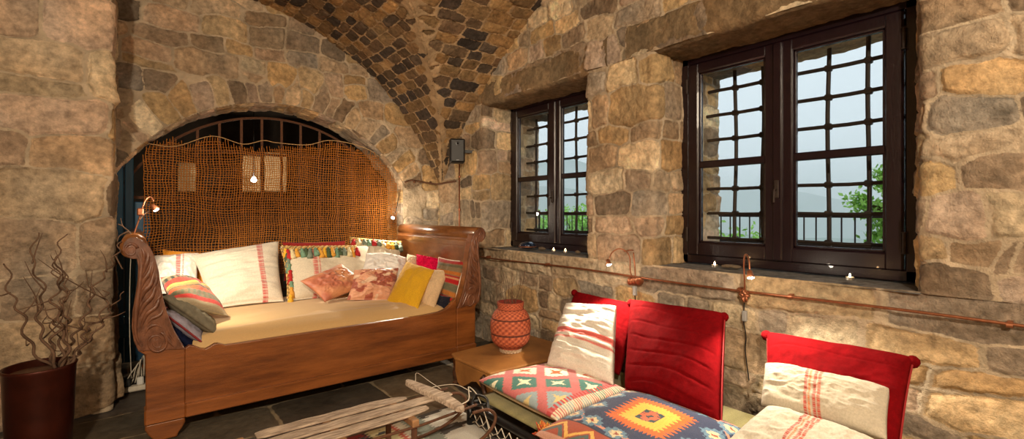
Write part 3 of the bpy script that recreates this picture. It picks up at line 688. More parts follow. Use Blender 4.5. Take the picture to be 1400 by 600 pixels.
cushion('cushion', 'crushed hot pink cushion standing by the right headboard', [(569, 347, 'y', 4.05), (603, 354, 'y', 3.9), (602, 386, 'y', 3.75), (567, 380, 'y', 3.9)], .09, plain((206, 22, 72), .1), BG, m='velvet', seed=11, wr=.02, wfreq=4)
cushion('cushion', 'striped red and grey kilim cushion with white piping against the right headboard', [(600, 352, 'y', 3.80), (637, 357, 'y', 3.46), (621, 418, 'y', 3.42), (592, 408, 'y', 3.72)], .12, kil_stripe, BG, seed=12, wr=.004, piping=((226, 214, 196), .006))
cushion('cushion', 'navy cushion squeezed low between the beige one and the right post', [(594, 402, 'y', 3.62), (616, 406, 'y', 3.46), (610, 428, 'y', 3.44), (588, 422, 'y', 3.56)], .07, plain((26, 26, 38)), BG, seed=13, wr=.004)
cushion('cushion', 'plain beige cushion leaning behind the yellow one', [(582, 367, 'y', 3.78), (615, 369, 'y', 3.60), (593, 426, 'y', 3.43), (562, 416, 'y', 3.62)], .10, plain((198, 168, 130)), BG, seed=14, wr=.006, wfreq=3)
cushion('cushion', 'mustard yellow cushion standing on the front right of the mattress', [(556, 357, 'y', 3.95), (594, 369, 'y', 3.66), (571, 424, 'y', 3.44), (526, 416, 'y', 3.72)], .12, plain((206, 158, 34), .05), BG, seed=15, wr=.008, wfreq=2, pinch=.04)
# left end
cushion('cushion', 'red and green woven kilim cushion tilted on the pile at the left end', [(219, 379, 'y', 4.0), (268, 383, 'y', 4.15), (312, 432, 'y', 3.75), (236, 412, 'y', 3.50)], .15, lambda u, v: kil_red(u, v), BG, seed=16, wr=.004, puff=.6)
cushion('cushion', 'olive grey velvet cushion on top of the dark ones at the left end', [(219, 405, 'y', 3.47), (228, 400, 'y', 3.95), (300, 452, 'y', 3.95), (296, 458, 'y', 3.50)], .10, plain((112, 106, 90)), BG, m='velvet', seed=17, wr=.006)
cushion('cushion', 'lavender grey cushion with dark red piping, second in the left-hand pile', [(221, 426, 'y', 3.43), (228, 420, 'y', 3.9), (286, 464, 'y', 3.9), (276, 468, 'y', 3.45)], .10, plain((142, 138, 150)), BG, m='velvet', seed=18, wr=.006, piping=((120, 26, 30), .006))
cushion('cushion', 'navy blue cushion at the very bottom of the left-hand pile', [(226, 448, 'y', 3.41), (234, 442, 'y', 3.85), (280, 474, 'y', 3.85), (264, 480, 'y', 3.43)], .09, plain((22, 28, 52)), BG, m='velvet', seed=19, wr=.006)

# ================================================================ DAYBED
bed = parts_thing('daybed', (1.15, 4.0, 0), 'large carved wooden sleigh daybed with scrolled ends under the arch', 'daybed')
Y0, Y1 = 3.30, 4.74
def bp(px, py): q = PY(px, py, Y0); return (q[0], q[2])
post = [bp(*p) for p in [(199, 566), (199, 486), (189, 480), (183, 466), (180, 448), (181, 428), (185, 405), (188, 385), (189, 366), (187, 354), (180, 354), (172, 350), (167, 342), (169, 332), (176, 325), (186, 324), (196, 329), (205, 338), (212, 352), (217, 370), (220, 392), (224, 412), (230, 432), (238, 452), (246, 466), (253, 477), (253, 557)]]
XM = 2.27
def mirror(poly): return [(XM - x, z) for x, z in poly][::-1]
def relief(side):
    """raised acanthus carving and scrolls on the front of a post"""
    f = (lambda p: p) if side < 0 else (lambda p: (XM - p[0], p[1])); b = MB(); yf = Y0
    def rib(pxs, r0, r1):
        pts = [f(bp(*p)) for p in pxs]; sp = spline([(x, yf - .001, z) for x, z in pts], 6); n = len(sp)
        b.tube(sp, [1.35 * (r0 + (r1 - r0) * abs(2 * i / (n - 1) - 1) ** 1.5) for i in range(n)], 6)
    def spiral(cx, cy, R, turns, a0, sg):
        pts = []
        for i in range(44):
            t = i / 43; a = a0 + sg * turns * 2 * PI * t; rr = R * (1 - .85 * t); pts.append((cx + rr * math.cos(a), cy - rr * math.sin(a)))
        sp = [f(bp(*p)) for p in pts]; b.tube([(x, yf - .002, z) for x, z in sp], [.0085 * (1 - .5 * i / 43) for i in range(44)], 6)
    spiral(179, 342, 9.5, 2.1, .3, 1); spiral(214, 468, 15, 2.2, 1.2, -1)
    rib([(197, 480), (187, 462), (185, 440), (188, 410), (192, 380), (193, 360), (188, 346)], .010, .004)
    for (pts, r) in [([(190, 455), (200, 430), (214, 418), (219, 400)], .011), ([(188, 438), (196, 418), (208, 404), (214, 386)], .012), ([(189, 420), (196, 400), (206, 388), (211, 370)], .012),
                     ([(190, 402), (196, 384), (204, 372), (208, 356)], .011), ([(192, 384), (198, 366), (202, 354), (203, 344)], .010), ([(193, 366), (197, 352), (196, 344), (192, 338)], .008),
                     ([(199, 446), (207, 436), (219, 430), (224, 420)], .009), ([(206, 420), (214, 410), (219, 404), (218, 388)], .008), ([(203, 402), (209, 394), (214, 382), (213, 370)], .008), ([(200, 384), (206, 376), (209, 364), (208, 354)], .007),
                     ([(226, 440), (230, 452), (236, 462), (246, 474)], .006), ([(222, 446), (226, 458), (234, 470), (242, 477)], .007), ([(196, 462), (203, 448), (214, 444), (224, 450)], .008)]:
        rib(pts, r, .003)
    return b
for side in (-1, 1):
    pp = post if side < 0 else mirror(post)
    b = MB(); b.prism(pp, Y0, Y0 + .085); po = under(b.build('post', M['carve'] if 0 else M['bedwood'], bed, bevel=.006), bed)
    under(relief(side).build('acanthus_carving', M['carve'], bed, smooth=True), bed)
    # carved face slab above the block
    cp = [bp(*p) for p in [(189, 480), (183, 466), (180, 448), (181, 428), (185, 405), (188, 385), (189, 366), (187, 354), (180, 354), (172, 350), (167, 342), (169, 332), (176, 325), (186, 324), (196, 329), (205, 338), (212, 352), (217, 370), (220, 392), (224, 412), (230, 432), (238, 452), (246, 466), (253, 477)]]
    if side > 0: cp = mirror(cp)
    b = MB(); b.prism(cp, Y0 - .006, Y0 + .02); under(b.build('carved_face', M['carve'], bed, bevel=.004), bed)
    # foot
    X = lambda x: x if side < 0 else XM - x
    x0, x1 = bp(199, 566)[0], bp(253, 557)[0]
    b = MB(); xa, xb = sorted((X(x0 - .006), X(x1 + .004))); b.box(xa, Y0 - .012, .10, xb, Y0 + .10, .185, b=.008); under(b.build('foot_block', M['bedwood'], bed), bed)
    for yy in (Y0, Y1 - .10):
        b = MB(); prof = [(.0, .10, .0), (.0, .07, .012), (.012, .035, .02), (.03, .0, .03)]
        V = []; xm = (xa + xb) / 2; hw = (xb - xa) / 2 - .004
        zz = [.102, .075, .045, .02, -.0]; ws = [1, 1.02, .86, .66, .6]
        for z, w in zip(zz, ws): V += [(xm - hw * w, yy, z), (xm + hw * w, yy, z), (xm + hw * w, yy + .09, z), (xm - hw * w, yy + .09, z)]
        F = [[0, 1, 2, 3], [16, 19, 18, 17]]
        for i in range(4):
            for k in range(4): F.append([i * 4 + k, (i + 1) * 4 + k, (i + 1) * 4 + (k + 1) % 4, i * 4 + (k + 1) % 4])
        b.add(V, F); under(b.build('foot', M['bedwood'], bed, bevel=.008), bed)
    if side > 0 or 1:
        b = MB(); b.prism([(X(x0 + .01), .1), (X(x0 + .01), .5), (X(x1 - .01), .5), (X(x1 - .01), .1)], Y1 - .09, Y1); under(b.build('back_post', M['bedwood'], bed, bevel=.006), bed)
    # S-curved end panel rolled over at the top
    cl = spline([bp(*p) for p in [(228, 540), (226, 500), (214, 460), (199, 425), (196, 400), (198, 378), (201, 360), (198, 346)]], 6)
    zt = bp(180, 326)[1]; cx_, cz_ = bp(182, 340); rr_ = zt - cz_
    th_ = .02; poly = []
    inn = []; out = []
    for i, p in enumerate(cl):
        t = np.array(cl[min(i + 1, len(cl) - 1)]) - np.array(cl[max(i - 1, 0)]); t /= np.linalg.norm(t); nn = np.array([-t[1], t[0]])
        inn.append(tuple(p - nn * th_)); out.append(tuple(p + nn * th_))
    poly = inn + out[::-1]
    if side > 0: poly = mirror(poly)
    b = MB(); b.prism(poly, Y0 + .06, Y1, 'y'); under(b.build('end_panel', M['endwood'], bed, smooth=False), bed)
    # roll
    ccx, ccz = bp(183, 340); R_ = .062
    b = MB(); circ = [(ccx + R_ * math.cos(a), ccz + .008 + R_ * math.sin(a)) for a in np.linspace(0, 2 * PI, 29)[:-1]]
    if side > 0: circ = mirror(circ)
    n0 = len(circ); b.prism(circ, Y0 + .01, Y1 + .03); under(b.build('top_roll', M['endwood'], bed, smooth=True), bed)
    # edge bar under the roll
    ex = [bp(*p) for p in [(203, 348), (210, 350), (208, 362), (202, 360)]]
    if side > 0: ex = mirror(ex)
    b = MB(); b.prism(ex, Y0 + .09, Y1); under(b.build('moulding', M['endwood'], bed, bevel=.004), bed)
# front rail with scalloped ends
xl, xr = bp(253, 478)[0], XM - bp(253, 478)[0]
zr = .475
top = [(xl, .49), (xl + .02, .505), (xl + .045, .497), (xl + .075, .478), (xl + .10, .470), (xl + .12, .478), (xl + .145, .492), (xl + .165, .492), (xl + .20, .476)]
top += [(x, zr) for x in np.linspace(xl + .25, xr - .3, 6)] + [(xr - .25, zr + .002), (xr - .15, zr + .008), (xr - .10, zr + .02), (xr - .06, zr + .045), (xr - .03, zr + .075), (xr, zr + .10)]
b = MB(); b.prism([(xl, .10)] + top + [(xr, .10)], Y0 + .012, Y0 + .05); under(b.build('side_rail', M['bedwood'], bed, bevel=.004), bed)
b = MB(); b.box(xl, Y0 - .012, .10, xr, Y0 + .016, .176, b=.006); under(b.build('base_moulding', M['bedwood'], bed), bed)
b = MB(); b.box(xl, Y1 - .05, .10, xr, Y1 - .01, .475, b=.006); under(b.build('side_rail', M['bedwood'], bed), bed)
# mattress with its cover drawn tight
n, m_ = 110, 70
xx = np.linspace(xl - .02, xr + .02, n); yy = np.linspace(Y0 + .052, Y1 - .06, m_); X_, Y_ = np.meshgrid(xx, yy, indexing='ij')
A = (X_ - xx[0]) / (xx[-1] - xx[0]) * 2 - 1; B = (Y_ - yy[0]) / (yy[-1] - yy[0]) * 2 - 1
ed = ((1 - np.abs(A) ** 14).clip(0) ** .5) * ((1 - np.abs(B) ** 12).clip(0) ** .5)
fold = sum(.008 * np.exp(-((Y_ - (Y0 + .16 + .10 * k) - .34 * (X_ - xr) ** 2 * (k + 1) * .35) / .022) ** 2) * sstep(xl + .9, xr - .3, X_) for k in range(4))
fold2 = .008 * np.exp(-((Y_ - (Y0 + .16) - .10 * np.sin(X_ * 1.3)) / .03) ** 2)
Z = .36 + ed * (.165 + .02 * (1 - B * B) + .012 * n2(X_, Y_, 2.2, 3, 2)) + fold + fold2 - .055 * np.exp(-(Y_ - Y0 - .05) / .09) * ed
V = np.stack([X_, Y_, Z], -1).reshape(-1, 3); V2 = V.copy(); V2[:, 2] = .34
G = gridf(n, m_)[:, ::1]; idx = np.arange(n * m_).reshape(n, m_); rim = np.concatenate([idx[:, 0], idx[-1, 1:], idx[-2::-1, -1], idx[0, -2:0:-1]]); r2 = np.roll(rim, -1)
under(mk('mattress', np.concatenate([V, V2]), np.concatenate([G, (G + n * m_)[:, ::-1], np.stack([rim, rim + n * m_, r2 + n * m_, r2], -1)]), M['mattress'], bed), bed)

# ================================================================ JUTE NETTING + GRILLE IN THE ARCH
YN = 4.95
tp = [PY(px, py, YN) for px, py in [(198, 212), (203, 195), (208, 190), (235, 187), (262, 192), (288, 186), (308, 196), (330, 200), (356, 201), (372, 198), (395, 201), (430, 197), (452, 194), (470, 200), (500, 207), (515, 212), (530, 228), (541, 246), (549, 262)]]
tx = [p[0] for p in tp]; tz = [p[2] for p in tp]
x0n, x1n = tx[0], 2.285
zbn = .70
rg = np.random.default_rng(77)
V = []; F = []
def addthread(path, r):
    o = len(V); n = len(path)
    for p in path: V.extend([(p[0] - r, p[1], p[2] - r * .6), (p[0] + r, p[1] , p[2] - r * .6), (p[0], p[1] - r, p[2] + r)] if 0 else [(p[0], p[1] - r, p[2])] + [(p[0] + r * a, p[1] + r * .5, p[2] + r * b_) for a, b_ in (((.87, 0), (-.87, 0)) if addthread.v else ((0, .87), (0, -.87)))])
    for i in range(n - 1):
        for k in range(3): a = o + i * 3 + k; b_ = o + i * 3 + (k + 1) % 3; F.append((a, b_, b_ + 3, a + 3))
def drape(x, z):
    return YN + .03 * np.sin(x * 5.1 + z * .6) + .016 * np.sin(x * 13 + 1 + z) + .03 * fbm(np.stack([x * 2.5, z * 1.5, 0 * x], -1), 2)
def sh(x, z):
    a = np.stack([x * 3, z * 3, 0 * x], -1)
    return x + .09 * fbm(a, 3), z + .09 * fbm(a + 9.1, 3)
sp_ = .0205; addthread.v = True
for i, x in enumerate(np.arange(x0n, x1n, sp_)):
    zt_ = np.interp(x, tx, tz) + rg.uniform(-.025, .02); z = np.arange(zbn, zt_, .02); xx = np.full_like(z, x) + rg.normal(0, .0012, len(z))
    xs_, zs_ = sh(xx, z); xs_ = np.minimum(xs_, x1n + .0)
    if len(z) > 3: addthread(list(zip(xs_, drape(xx, z) + .002 * np.sin(np.arange(len(z)) * 2.6 + i * PI), zs_)), .0034 * rg.uniform(.75, 1.35))
addthread.v = False
for j, z in enumerate(np.arange(zbn, max(tz), .0215)):
    xa = np.arange(x0n, x1n, .02); ok = np.interp(xa, tx, tz) > z + .03 + .012 * np.sin(xa * 40)
    run = []
    for x, k in list(zip(xa, ok)) + [(0, False)]:
        if k: run.append(x)
        else:
            if len(run) > 3:
                q = np.array(run); zz = np.full_like(q, z) + rg.normal(0, .0012, len(q)); xs_, zs_ = sh(q, zz); xs_ = np.minimum(xs_, x1n)
                addthread(list(zip(xs_, drape(q, zz) + .002 * np.sin(np.arange(len(q)) * 2.6 + j * PI), zs_)), .0034 * rg.uniform(.7, 1.35))
            run = []
net = mk('net_curtain', np.array(V), np.array(F), M['jute'], smooth=False)
tag(net, 'open-weave orange-brown jute netting hung across the arched opening', 'netting')
b = MB(); cp = [PY(px, py, YN - .02) for px, py in [(200, 196), (240, 200), (290, 186), (332, 197), (360, 192), (378, 195), (420, 198), (455, 192), (505, 205), (540, 236)]]
b.tube(spline(cp, 6), .004, 6); tag(b.build('cord', M['burl'], smooth=True), 'thin pale cord along the frayed top of the netting', 'cord')
# iron screen filling the arch behind the netting
scr = parts_thing('arch_screen', (1.08, 5.16, 0), 'rusty iron screen of arched bars behind the netting in the archway', 'screen')
for (dr, z_) in ((.09, 'outer'), ):
    b = MB(); b.tube([(AX + (AR - dr) * math.cos(q), 5.15, AZ + (AR - dr) * math.sin(q)) for q in np.radians(np.linspace(28, 152, 40))], .012, 6); under(b.build('arched_bar', M['rust'], scr), scr)
for px in (177, 207, 236, 270, 300, 330, 358, 385, 411, 437, 462, 482, 503, 521):
    x = PY(px, 200, 5.15)[0]; zt_ = AZ + math.sqrt(max(.01, (AR - .09) ** 2 - (x - AX) ** 2))
    b = MB(); b.box(x - .011, 5.145, .05, x + .011, 5.16, zt_); under(b.build('upright_bar', M['rust'], scr), scr)
for z_ in (.5, .95, 1.40, 1.84):
    hw = math.sqrt((AR - .09) ** 2 - max(0, z_ - AZ) ** 2) if z_ > ZS else 1.19; b = MB(); b.box(AX - hw, 5.16, z_ - .012, AX + hw, 5.172, z_ + .012); under(b.build('cross_bar', M['rust'], scr), scr)
# dim room beyond: hanging lamp, lit patches of wall put in as pale boards
lb = PY(347, 245, 6.3)
lamp = parts_thing('hanging_lamp', (lb[0], lb[1], 2.6), 'glowing bare bulb hanging in the dim room behind the netting', 'lamp')
b = MB(); b.tube([(lb[0], lb[1], 2.6), (lb[0], lb[1], lb[2] + .07)], .004, 6); under(b.build('cable', M['black'], lamp), lamp)
b = MB(); b.lathe([(.003, .075), (.014, .07), (.014, .035), (.01, .03)], lb, 12); under(b.build('socket', M['black'], lamp), lamp)
b = MB(); b.lathe([(.012, .03), (.025, .012), (.031, -.008), (.025, -.028), (.003, -.038)], lb, 16); under(b.build('bulb', M['bulb'], lamp, smooth=True), lamp)
for k, (p0, p1, y_) in enumerate([((330, 212), (357, 262), 6.6), ((362, 208), (392, 262), 6.6), ((243, 222), (270, 262), 6.6)]):
    a_ = PY(*p0, y_); c_ = PY(*p1, y_); b = MB(); b.box(a_[0], y_, c_[2], c_[0], y_ + .04, a_[2], b=.006)
    bo = parts_thing('wall_board', ((a_[0] + c_[0]) / 2, y_, c_[2]), ['pale board beside the hanging bulb, left of the pair behind the netting', 'pale board just right of the hanging bulb behind the netting', 'ochre board glimpsed behind the upper left of the netting'][k], 'board', 'pale boards in the room behind')
    under(b.build('panel', M['plaster'], bo), bo)

# ================================================================ LEDs, SPEAKER, PIPES
def gooseneck(name, label, path, head, hd, base=None, mats='copper', r=.0042, extra=None, led=.016):
    root = parts_thing(name, path[0], label, 'lamp', 'small bent copper lamps')
    b = MB(); b.tube(spline(path, 8), r, 8); under(b.build('gooseneck', M[mats], root, smooth=True), root)
    hd = Vector(hd).normalized(); q = Vector((0, 0, -1)).rotation_difference(hd)
    b = MB(); b.lathe([(.006, .03), (.012, .026), (.017, .0), (.02, -.008), (.014, -.0085)], head, 16, rot=q.to_matrix()); under(b.build('lamp_head', M['copper'], root, smooth=True), root)
    b = MB(); b.lathe([(.002, -.009), (led, -.009), (led * .9, -.014), (.002, -.017)], head, 14, rot=q.to_matrix()); under(b.build('bulb', M['led'], root, smooth=True), root)
    if extra: extra(root)
    return root
WX = 2.725
A1 = [PX(868, 384, WX - .03), PX(862, 372, WX - .06), PX(861, 352, WX - .10), PX(855, 343, WX - .13), PX(846, 340, WX - .16), PX(837, 345, WX - .19), PX(833, 353, WX - .20)]
h1 = PX(832, 360, WX - .20)
def ex1(root):
    b = MB(); b.tube(spline([PX(869, 384, WX - .03), PX(868, 365, WX - .03), PX(866, 345, WX - .03)], 5), .005, 8); b.tube(spline([PX(866, 342, WX - .03), PX(860, 342, WX - .06), PX(853, 344, WX - .06)], 4), .004, 8)
    under(b.build('upright_tube', M['copper'], root, smooth=True), root)
    b = MB()
    for k in range(4): c = PX(868 + (k - 1.5) * 4, 384, WX - .035); b.lathe([(.018, -.012), (.03, -.006), (.03, .006), (.018, .012)], c, 10, rot=Euler((PI / 2 + .3 * k, .4 * k, 0)).to_matrix())
    under(b.build('wire_coil', M['copper'], root, smooth=True), root)
    c = PX(868, 397, WX - .03); b = MB(); b.box(c[0] - .012, c[1] - .014, c[2] - .035, c[0] + .012, c[1] + .014, c[2] + .03, b=.005); under(b.build('transformer', M['greyplastic'], root), root)
    b = MB(); b.tube(spline([PX(868, 404, WX - .03), PX(869, 412, WX - .01), PX(872, 430, WX - .03)], 5), .004, 6); under(b.build('cable', M['black'], root), root)
gooseneck('wall_lamp', 'bent copper wall lamp on the stone pier above the white cushion', A1, h1, (-.05, -.35, -.9), extra=ex1)
A2 = [PX(1018, 402, WX - .03), PX(1018, 385, WX - .06), PX(1017, 362, WX - .10), PX(1018, 350, WX - .13), PX(1021, 348, WX - .16), PX(1024, 356, WX - .19), PX(1025, 368, WX - .20)]
h2 = PX(1026, 377, WX - .20)
def ex2(root):
    b = MB()
    for k in range(7):
        a = k * .9; c = PX(1018 + 3 * math.cos(a), 404 + 5 * math.sin(a), WX - .04); b.lathe([(.012, -.008), (.02, -.004), (.02, .004), (.012, .008)], c, 8, rot=Euler((a, a * 1.7, 0)).to_matrix())
    under(b.build('wire_coil', M['copper'], root, smooth=True), root)
    c = PX(1018, 432, WX - .03); b = MB(); b.box(c[0] - .012, c[1] - .013, c[2] - .03, c[0] + .012, c[1] + .013, c[2] + .03, b=.005); under(b.build('transformer', M['greyplastic'], root), root)
    b = MB(); b.tube(spline([PX(1018, 404, WX - .02), PX(1017, 425, WX - .03), PX(1017, 442, WX - .03), PX(1020, 460, WX - .02), PX(1019, 480, WX - .03), PX(1024, 520, WX - .03)], 5), .0035, 6); under(b.build('cable', M['black'], root), root)
gooseneck('wall_lamp', 'bent copper wall lamp below the large window above the third seat', A2, h2, (-.15, -.25, -.95), extra=ex2)
A3 = [PY(180, 345, 3.62), PY(183, 322, 3.62), PY(190, 300, 3.62), PY(195, 283, 3.6), PY(200, 272, 3.6), PY(206, 269, 3.6), PY(210, 275, 3.6)]
h3 = PY(212, 285, 3.6)
def ex3(root):
    b = MB()
    for pts in ([(183, 326), (176, 316), (168, 309), (165, 298)], [(176, 316), (164, 322), (160, 330)], [(190, 301), (198, 292), (206, 288)], [(168, 309), (161, 306)], [(182, 330), (172, 336), (166, 345)]):
        b.tube(spline([PY(*p, 3.62) for p in pts], 5), [.006] * 1 * 0 + list(np.linspace(.0055, .002, (len(pts) - 1) * 5 + 1)), 6)
    under(b.build('twig', M['twig'], root, smooth=True), root)
    b = MB(); c = PY(193, 290, 3.6); b.box(c[0] - .02, c[1] - .015, c[2] - .02, c[0] + .012, c[1] + .015, c[2] + .025, b=.006); under(b.build('clip', M['copper'], root), root)
gooseneck('clip_lamp', 'copper gooseneck lamp tied to a twig above the left scroll of the daybed', A3, h3, (.55, -.1, -.8), extra=ex3)
h4 = PY(537, 297, 4.72)
A4 = [PY(546, 262, 4.82), PY(544, 275, 4.8), PY(542, 286, 4.76), PY(540, 292, 4.74)]
gooseneck('clip_lamp', 'small glaring lamp at the right edge of the netting above the headboard', A4, h4, (-.35, -.75, -.6), mats='black')
# copper service pipe along the window wall, and the one on the back wall
pipe = parts_thing('copper_pipe', (2.71, 1.5, .83), 'long copper pipe running along the window wall below the sills', 'pipe')
b = MB(); b.tube([(2.70, y, .832 + .006 * math.sin(y * 3)) for y in np.linspace(-1.5, 4.3, 40)], .0068, 10); under(b.build('tube', M['copper'], pipe, smooth=True), pipe)
for y in (-.6, .25, 1.05, 1.32, 2.95, 3.8):
    b = MB(); b.tube([(2.70, y - .01, .832), (2.70, y + .01, .832)], .011, 10); b.box(2.70, y - .008, .824, 2.74, y + .008, .846); under(b.build('clamp', M['copper'], pipe), pipe)
sp2 = parts_thing('copper_pipe', (2.70, 4.39, .5), 'thin copper conduit dropping from the black loudspeaker', 'pipe')
q0 = PX(628, 221, 2.715); q1 = PX(628, 315, 2.715)
b = MB(); b.tube([tuple(q0), tuple(q1), (q1[0], q1[1], .5)], .0075, 8); under(b.build('tube', M['copper'], sp2, smooth=True), sp2)
for z in (1.3, 1.65): b = MB(); b.tube([(q0[0], q0[1], z - .01), (q0[0], q0[1], z + .01)], .015, 8); under(b.build('clamp', M['copper'], sp2), sp2)
sp3 = parts_thing('copper_pipe', (2.5, 4.79, 1.58), 'short copper pipe crossing the corner from arch to conduit', 'pipe')
b = MB(); b.tube(spline([(2.30, 4.78, 1.60), (2.40, 4.79, 1.625), (2.6, 4.79, 1.60), (2.70, 4.75, 1.592), (2.712, 4.6, 1.60), (2.712, 4.40, 1.605)], 6), .0085, 8); under(b.build('tube', M['rust'], sp3, smooth=True), sp3)
for x in (2.42, 2.62): b = MB(); b.tube([(x - .01, 4.79, 1.61), (x + .01, 4.79, 1.605)], .014, 8); under(b.build('clamp', M['rust'], sp3), sp3)
# loudspeaker
sc_ = PX(625, 207, 2.60); spk = parts_thing('loudspeaker', tuple(sc_), 'small black loudspeaker on the wall in the vaulted corner', 'loudspeaker')
rot = Matrix.Rotation(math.radians(-28), 3, 'Z')
def rb(mb_, *a, **k): return mb_.box(*a, rot=(rot, tuple(sc_)), **k)
cx, cy, cz = sc_
b = MB(); rb(b, cx - .08, cy - .085, cz - .122, cx + .075, cy + .07, cz + .122, b=.012); under(b.build('cabinet', M['black'], spk), spk)
b = MB(); rb(b, cx - .066, cy - .093, cz - .11, cx + .061, cy - .084, cz + .11, b=.004); under(b.build('grille', M['blackmetal'] if 0 else M['black'], spk), spk)
b = MB(); rb(b, cx + .0, cy - .02, cz - .015, cx + .20, cy + .02, cz + .015); under(b.build('bracket', M['black'], spk), spk)
b = MB(); b.lathe([(.001, -.002), (.02, -.002), (.022, .003), (.012, .004), (.001, .0)], tuple(Vector((cx, cy, cz + .07)) + rot @ Vector((0, -.096, 0))), 16, rot=rot @ Matrix.Rotation(PI / 2, 3, 'X')); under(b.build('tweeter', M['blackmetal'], spk), spk)
b = MB(); rb(b, cx - .015, cy - .095, cz - .10, cx + .012, cy - .092, cz - .094); under(b.build('badge', M['greyplastic'], spk), spk)

# ================================================================ ON THE SILLS
def tealight(px, py, y_x, label):
    p = PX(px, py, y_x); z = .934
    root = parts_thing('tealight', (p[0], p[1], z), label, 'candle', 'tealights on the window sills')
    b = MB(); b.lathe([(.017, 0), (.019, .001), (.019, .015), (.0175, .015), (.017, .01)], (p[0], p[1], z), 18); under(b.build('tin_cup', M['tin'], root, smooth=False), root)
    b = MB(); b.lathe([(.002, .0115), (.016, .0115), (.016, .009), (.002, .008)], (p[0], p[1], z), 18); under(b.build('wax', M['wax'], root), root)
    b = MB(); b.lathe([(.001, .012), (.0045, .017), (.0045, .022), (.001, .034)], (p[0], p[1], z), 10); under(b.build('flame', M['flame'], root, smooth=True), root)
    return p
TL_ = [tealight(757, 344, 2.83, 'lit tealight on the left sill, the one farther from the pier'), tealight(773, 346, 2.83, 'lit tealight on the left sill, nearer the pier'),
       tealight(977, 366, 2.83, 'lit tealight at the left corner of the large window sill'), tealight(1162, 380, 2.83, 'lit tealight under the right casement of the large window')]
c = PX(721, 341, 2.90); b = MB(); b.lathe([(.03, 0), (.055, .006), (.075, .022), (.08, .035), (.062, .058), (.035, .07), (.004, .073)], (c[0], c[1], .925), 28)
dome = parts_thing('glass_shade', (c[0], c[1], .925), 'dark blue iridescent glass shade lying on the left sill', 'glass shade'); under(b.build('shade', M['lustre'], dome, smooth=True), dome)
b = MB(); b.lathe([(.074, .018), (.083, .02), (.083, .028), (.076, .03)], (c[0], c[1], .925), 28); under(b.build('rim', M['copper'], dome, smooth=True), dome)
def pebble(px, py, x, r, sd, label, nm='driftwood', cat='driftwood', st=(2, 1, .6)):
    p = PX(px, py, x); rg = np.random.default_rng(sd); n = 14; V = []
    for i in range(n):
        for j in range(n * 2):
            a = PI * i / (n - 1); e = PI * j / n; d = np.array([math.sin(a) * math.cos(e), math.sin(a) * math.sin(e), math.cos(a)]); V.append(d)
    V = np.array(V); k = 1 + .9 * fbm(V * 1.6 + sd, 3); V = V * k[:, None] * r * np.array(st); V[:, 2] -= V[:, 2].min()
    F = [[i * 2 * n + j, i * 2 * n + (j + 1) % (2 * n), (i + 1) * 2 * n + (j + 1) % (2 * n), (i + 1) * 2 * n + j] for i in range(n - 1) for j in range(2 * n)]
    o = mk(nm, V + np.array([p[0], p[1], .922]), F, M['drift']); tag(o, label, cat, 'driftwood bits on the sills')
pebble(741, 345, 2.92, .02, 3, 'knobbly piece of driftwood beside the blue glass shade', st=(1, 2.4, .7))
pebble(1000, 366, 2.95, .018, 5, 'dark twisted driftwood between tealight and copper lamp on the large sill', st=(1, 3.4, .6))
pebble(790, 347, 2.95, .015, 7, 'small bit of driftwood on the left sill close to the pier', st=(1, 2, .8))

# ================================================================ LOW TABLE, POT
tb = parts_thing('low_table', (2.2, 2.8, 0), 'low tan leather-covered table with carved dark feet under the woven pot', 'table')
ztab = .235
poly = [(1.80, 2.50), (1.795, 2.93), (1.83, 3.03), (2.62, 3.10), (2.64, 2.46)]
b = MB(); b.prism(poly, ztab - .022, ztab, 'z'); under(b.build('tabletop', M['leather'], tb, bevel=.008), tb)
pl = [(1.82, 2.95), (1.84, 3.02), (2.60, 3.08), (2.61, 2.98)]
b = MB(); b.prism(pl, ztab - .12, ztab - .02, 'z'); under(b.build('apron', M['bedwood'], tb, bevel=.004), tb)
# apron with a wavy lower edge along the front
ed_ = [(2.50, ztab - .02), (2.93, ztab - .02), (2.93, ztab - .10), (2.90, ztab - .17), (2.86, ztab - .195), (2.80, ztab - .17), (2.72, ztab - .12), (2.66, ztab - .105), (2.60, ztab - .13), (2.54, ztab - .18), (2.50, ztab - .2)]
b = MB(); b.prism(ed_, 1.80, 1.825, 'x'); under(b.build('apron', M['leather'], tb, bevel=.005), tb)
for (x, y) in ((1.86, 2.98), (2.56, 3.02), (1.87, 2.56), (2.56, 2.56)):
    b = MB(); b.tube(spline([(x, y, .135), (x - .012, y + .01, .09), (x - .002, y, .05), (x - .02, y + .012, .022), (x - .03, y + .02, .012)], 5), np.linspace(.034, .016, 21), 10); under(b.build('leg', M['darkwood'], tb, smooth=True), tb)
b = MB(); b.tube(spline([(1.79, 2.545, .20), (1.785, 2.57, .17), (1.787, 2.55, .12), (1.786, 2.53, .07), (1.79, 2.55, .02)], 5), np.linspace(.018, .012, 21), 8); under(b.build('carved_bracket', M['darkwood'], tb, smooth=True), tb)
pc = PZ(698, 480, ztab); px_, py_ = pc[0], pc[1]
pot = parts_thing('woven_pot', (px_, py_, ztab), 'rust-red woven pot with narrow neck on the low table', 'pot')
prof = spline([(.080, .0), (.086, .035), (.105, .05), (.135, .085), (.146, .14), (.149, .20), (.142, .25), (.120, .295), (.098, .318), (.094, .33), (.098, .362), (.095, .372), (.080, .366), (.078, .33), (.10, .28), (.12, .2), (.08, .05)], 9)
V = []; cc = []; n = 120; m1 = len(prof)
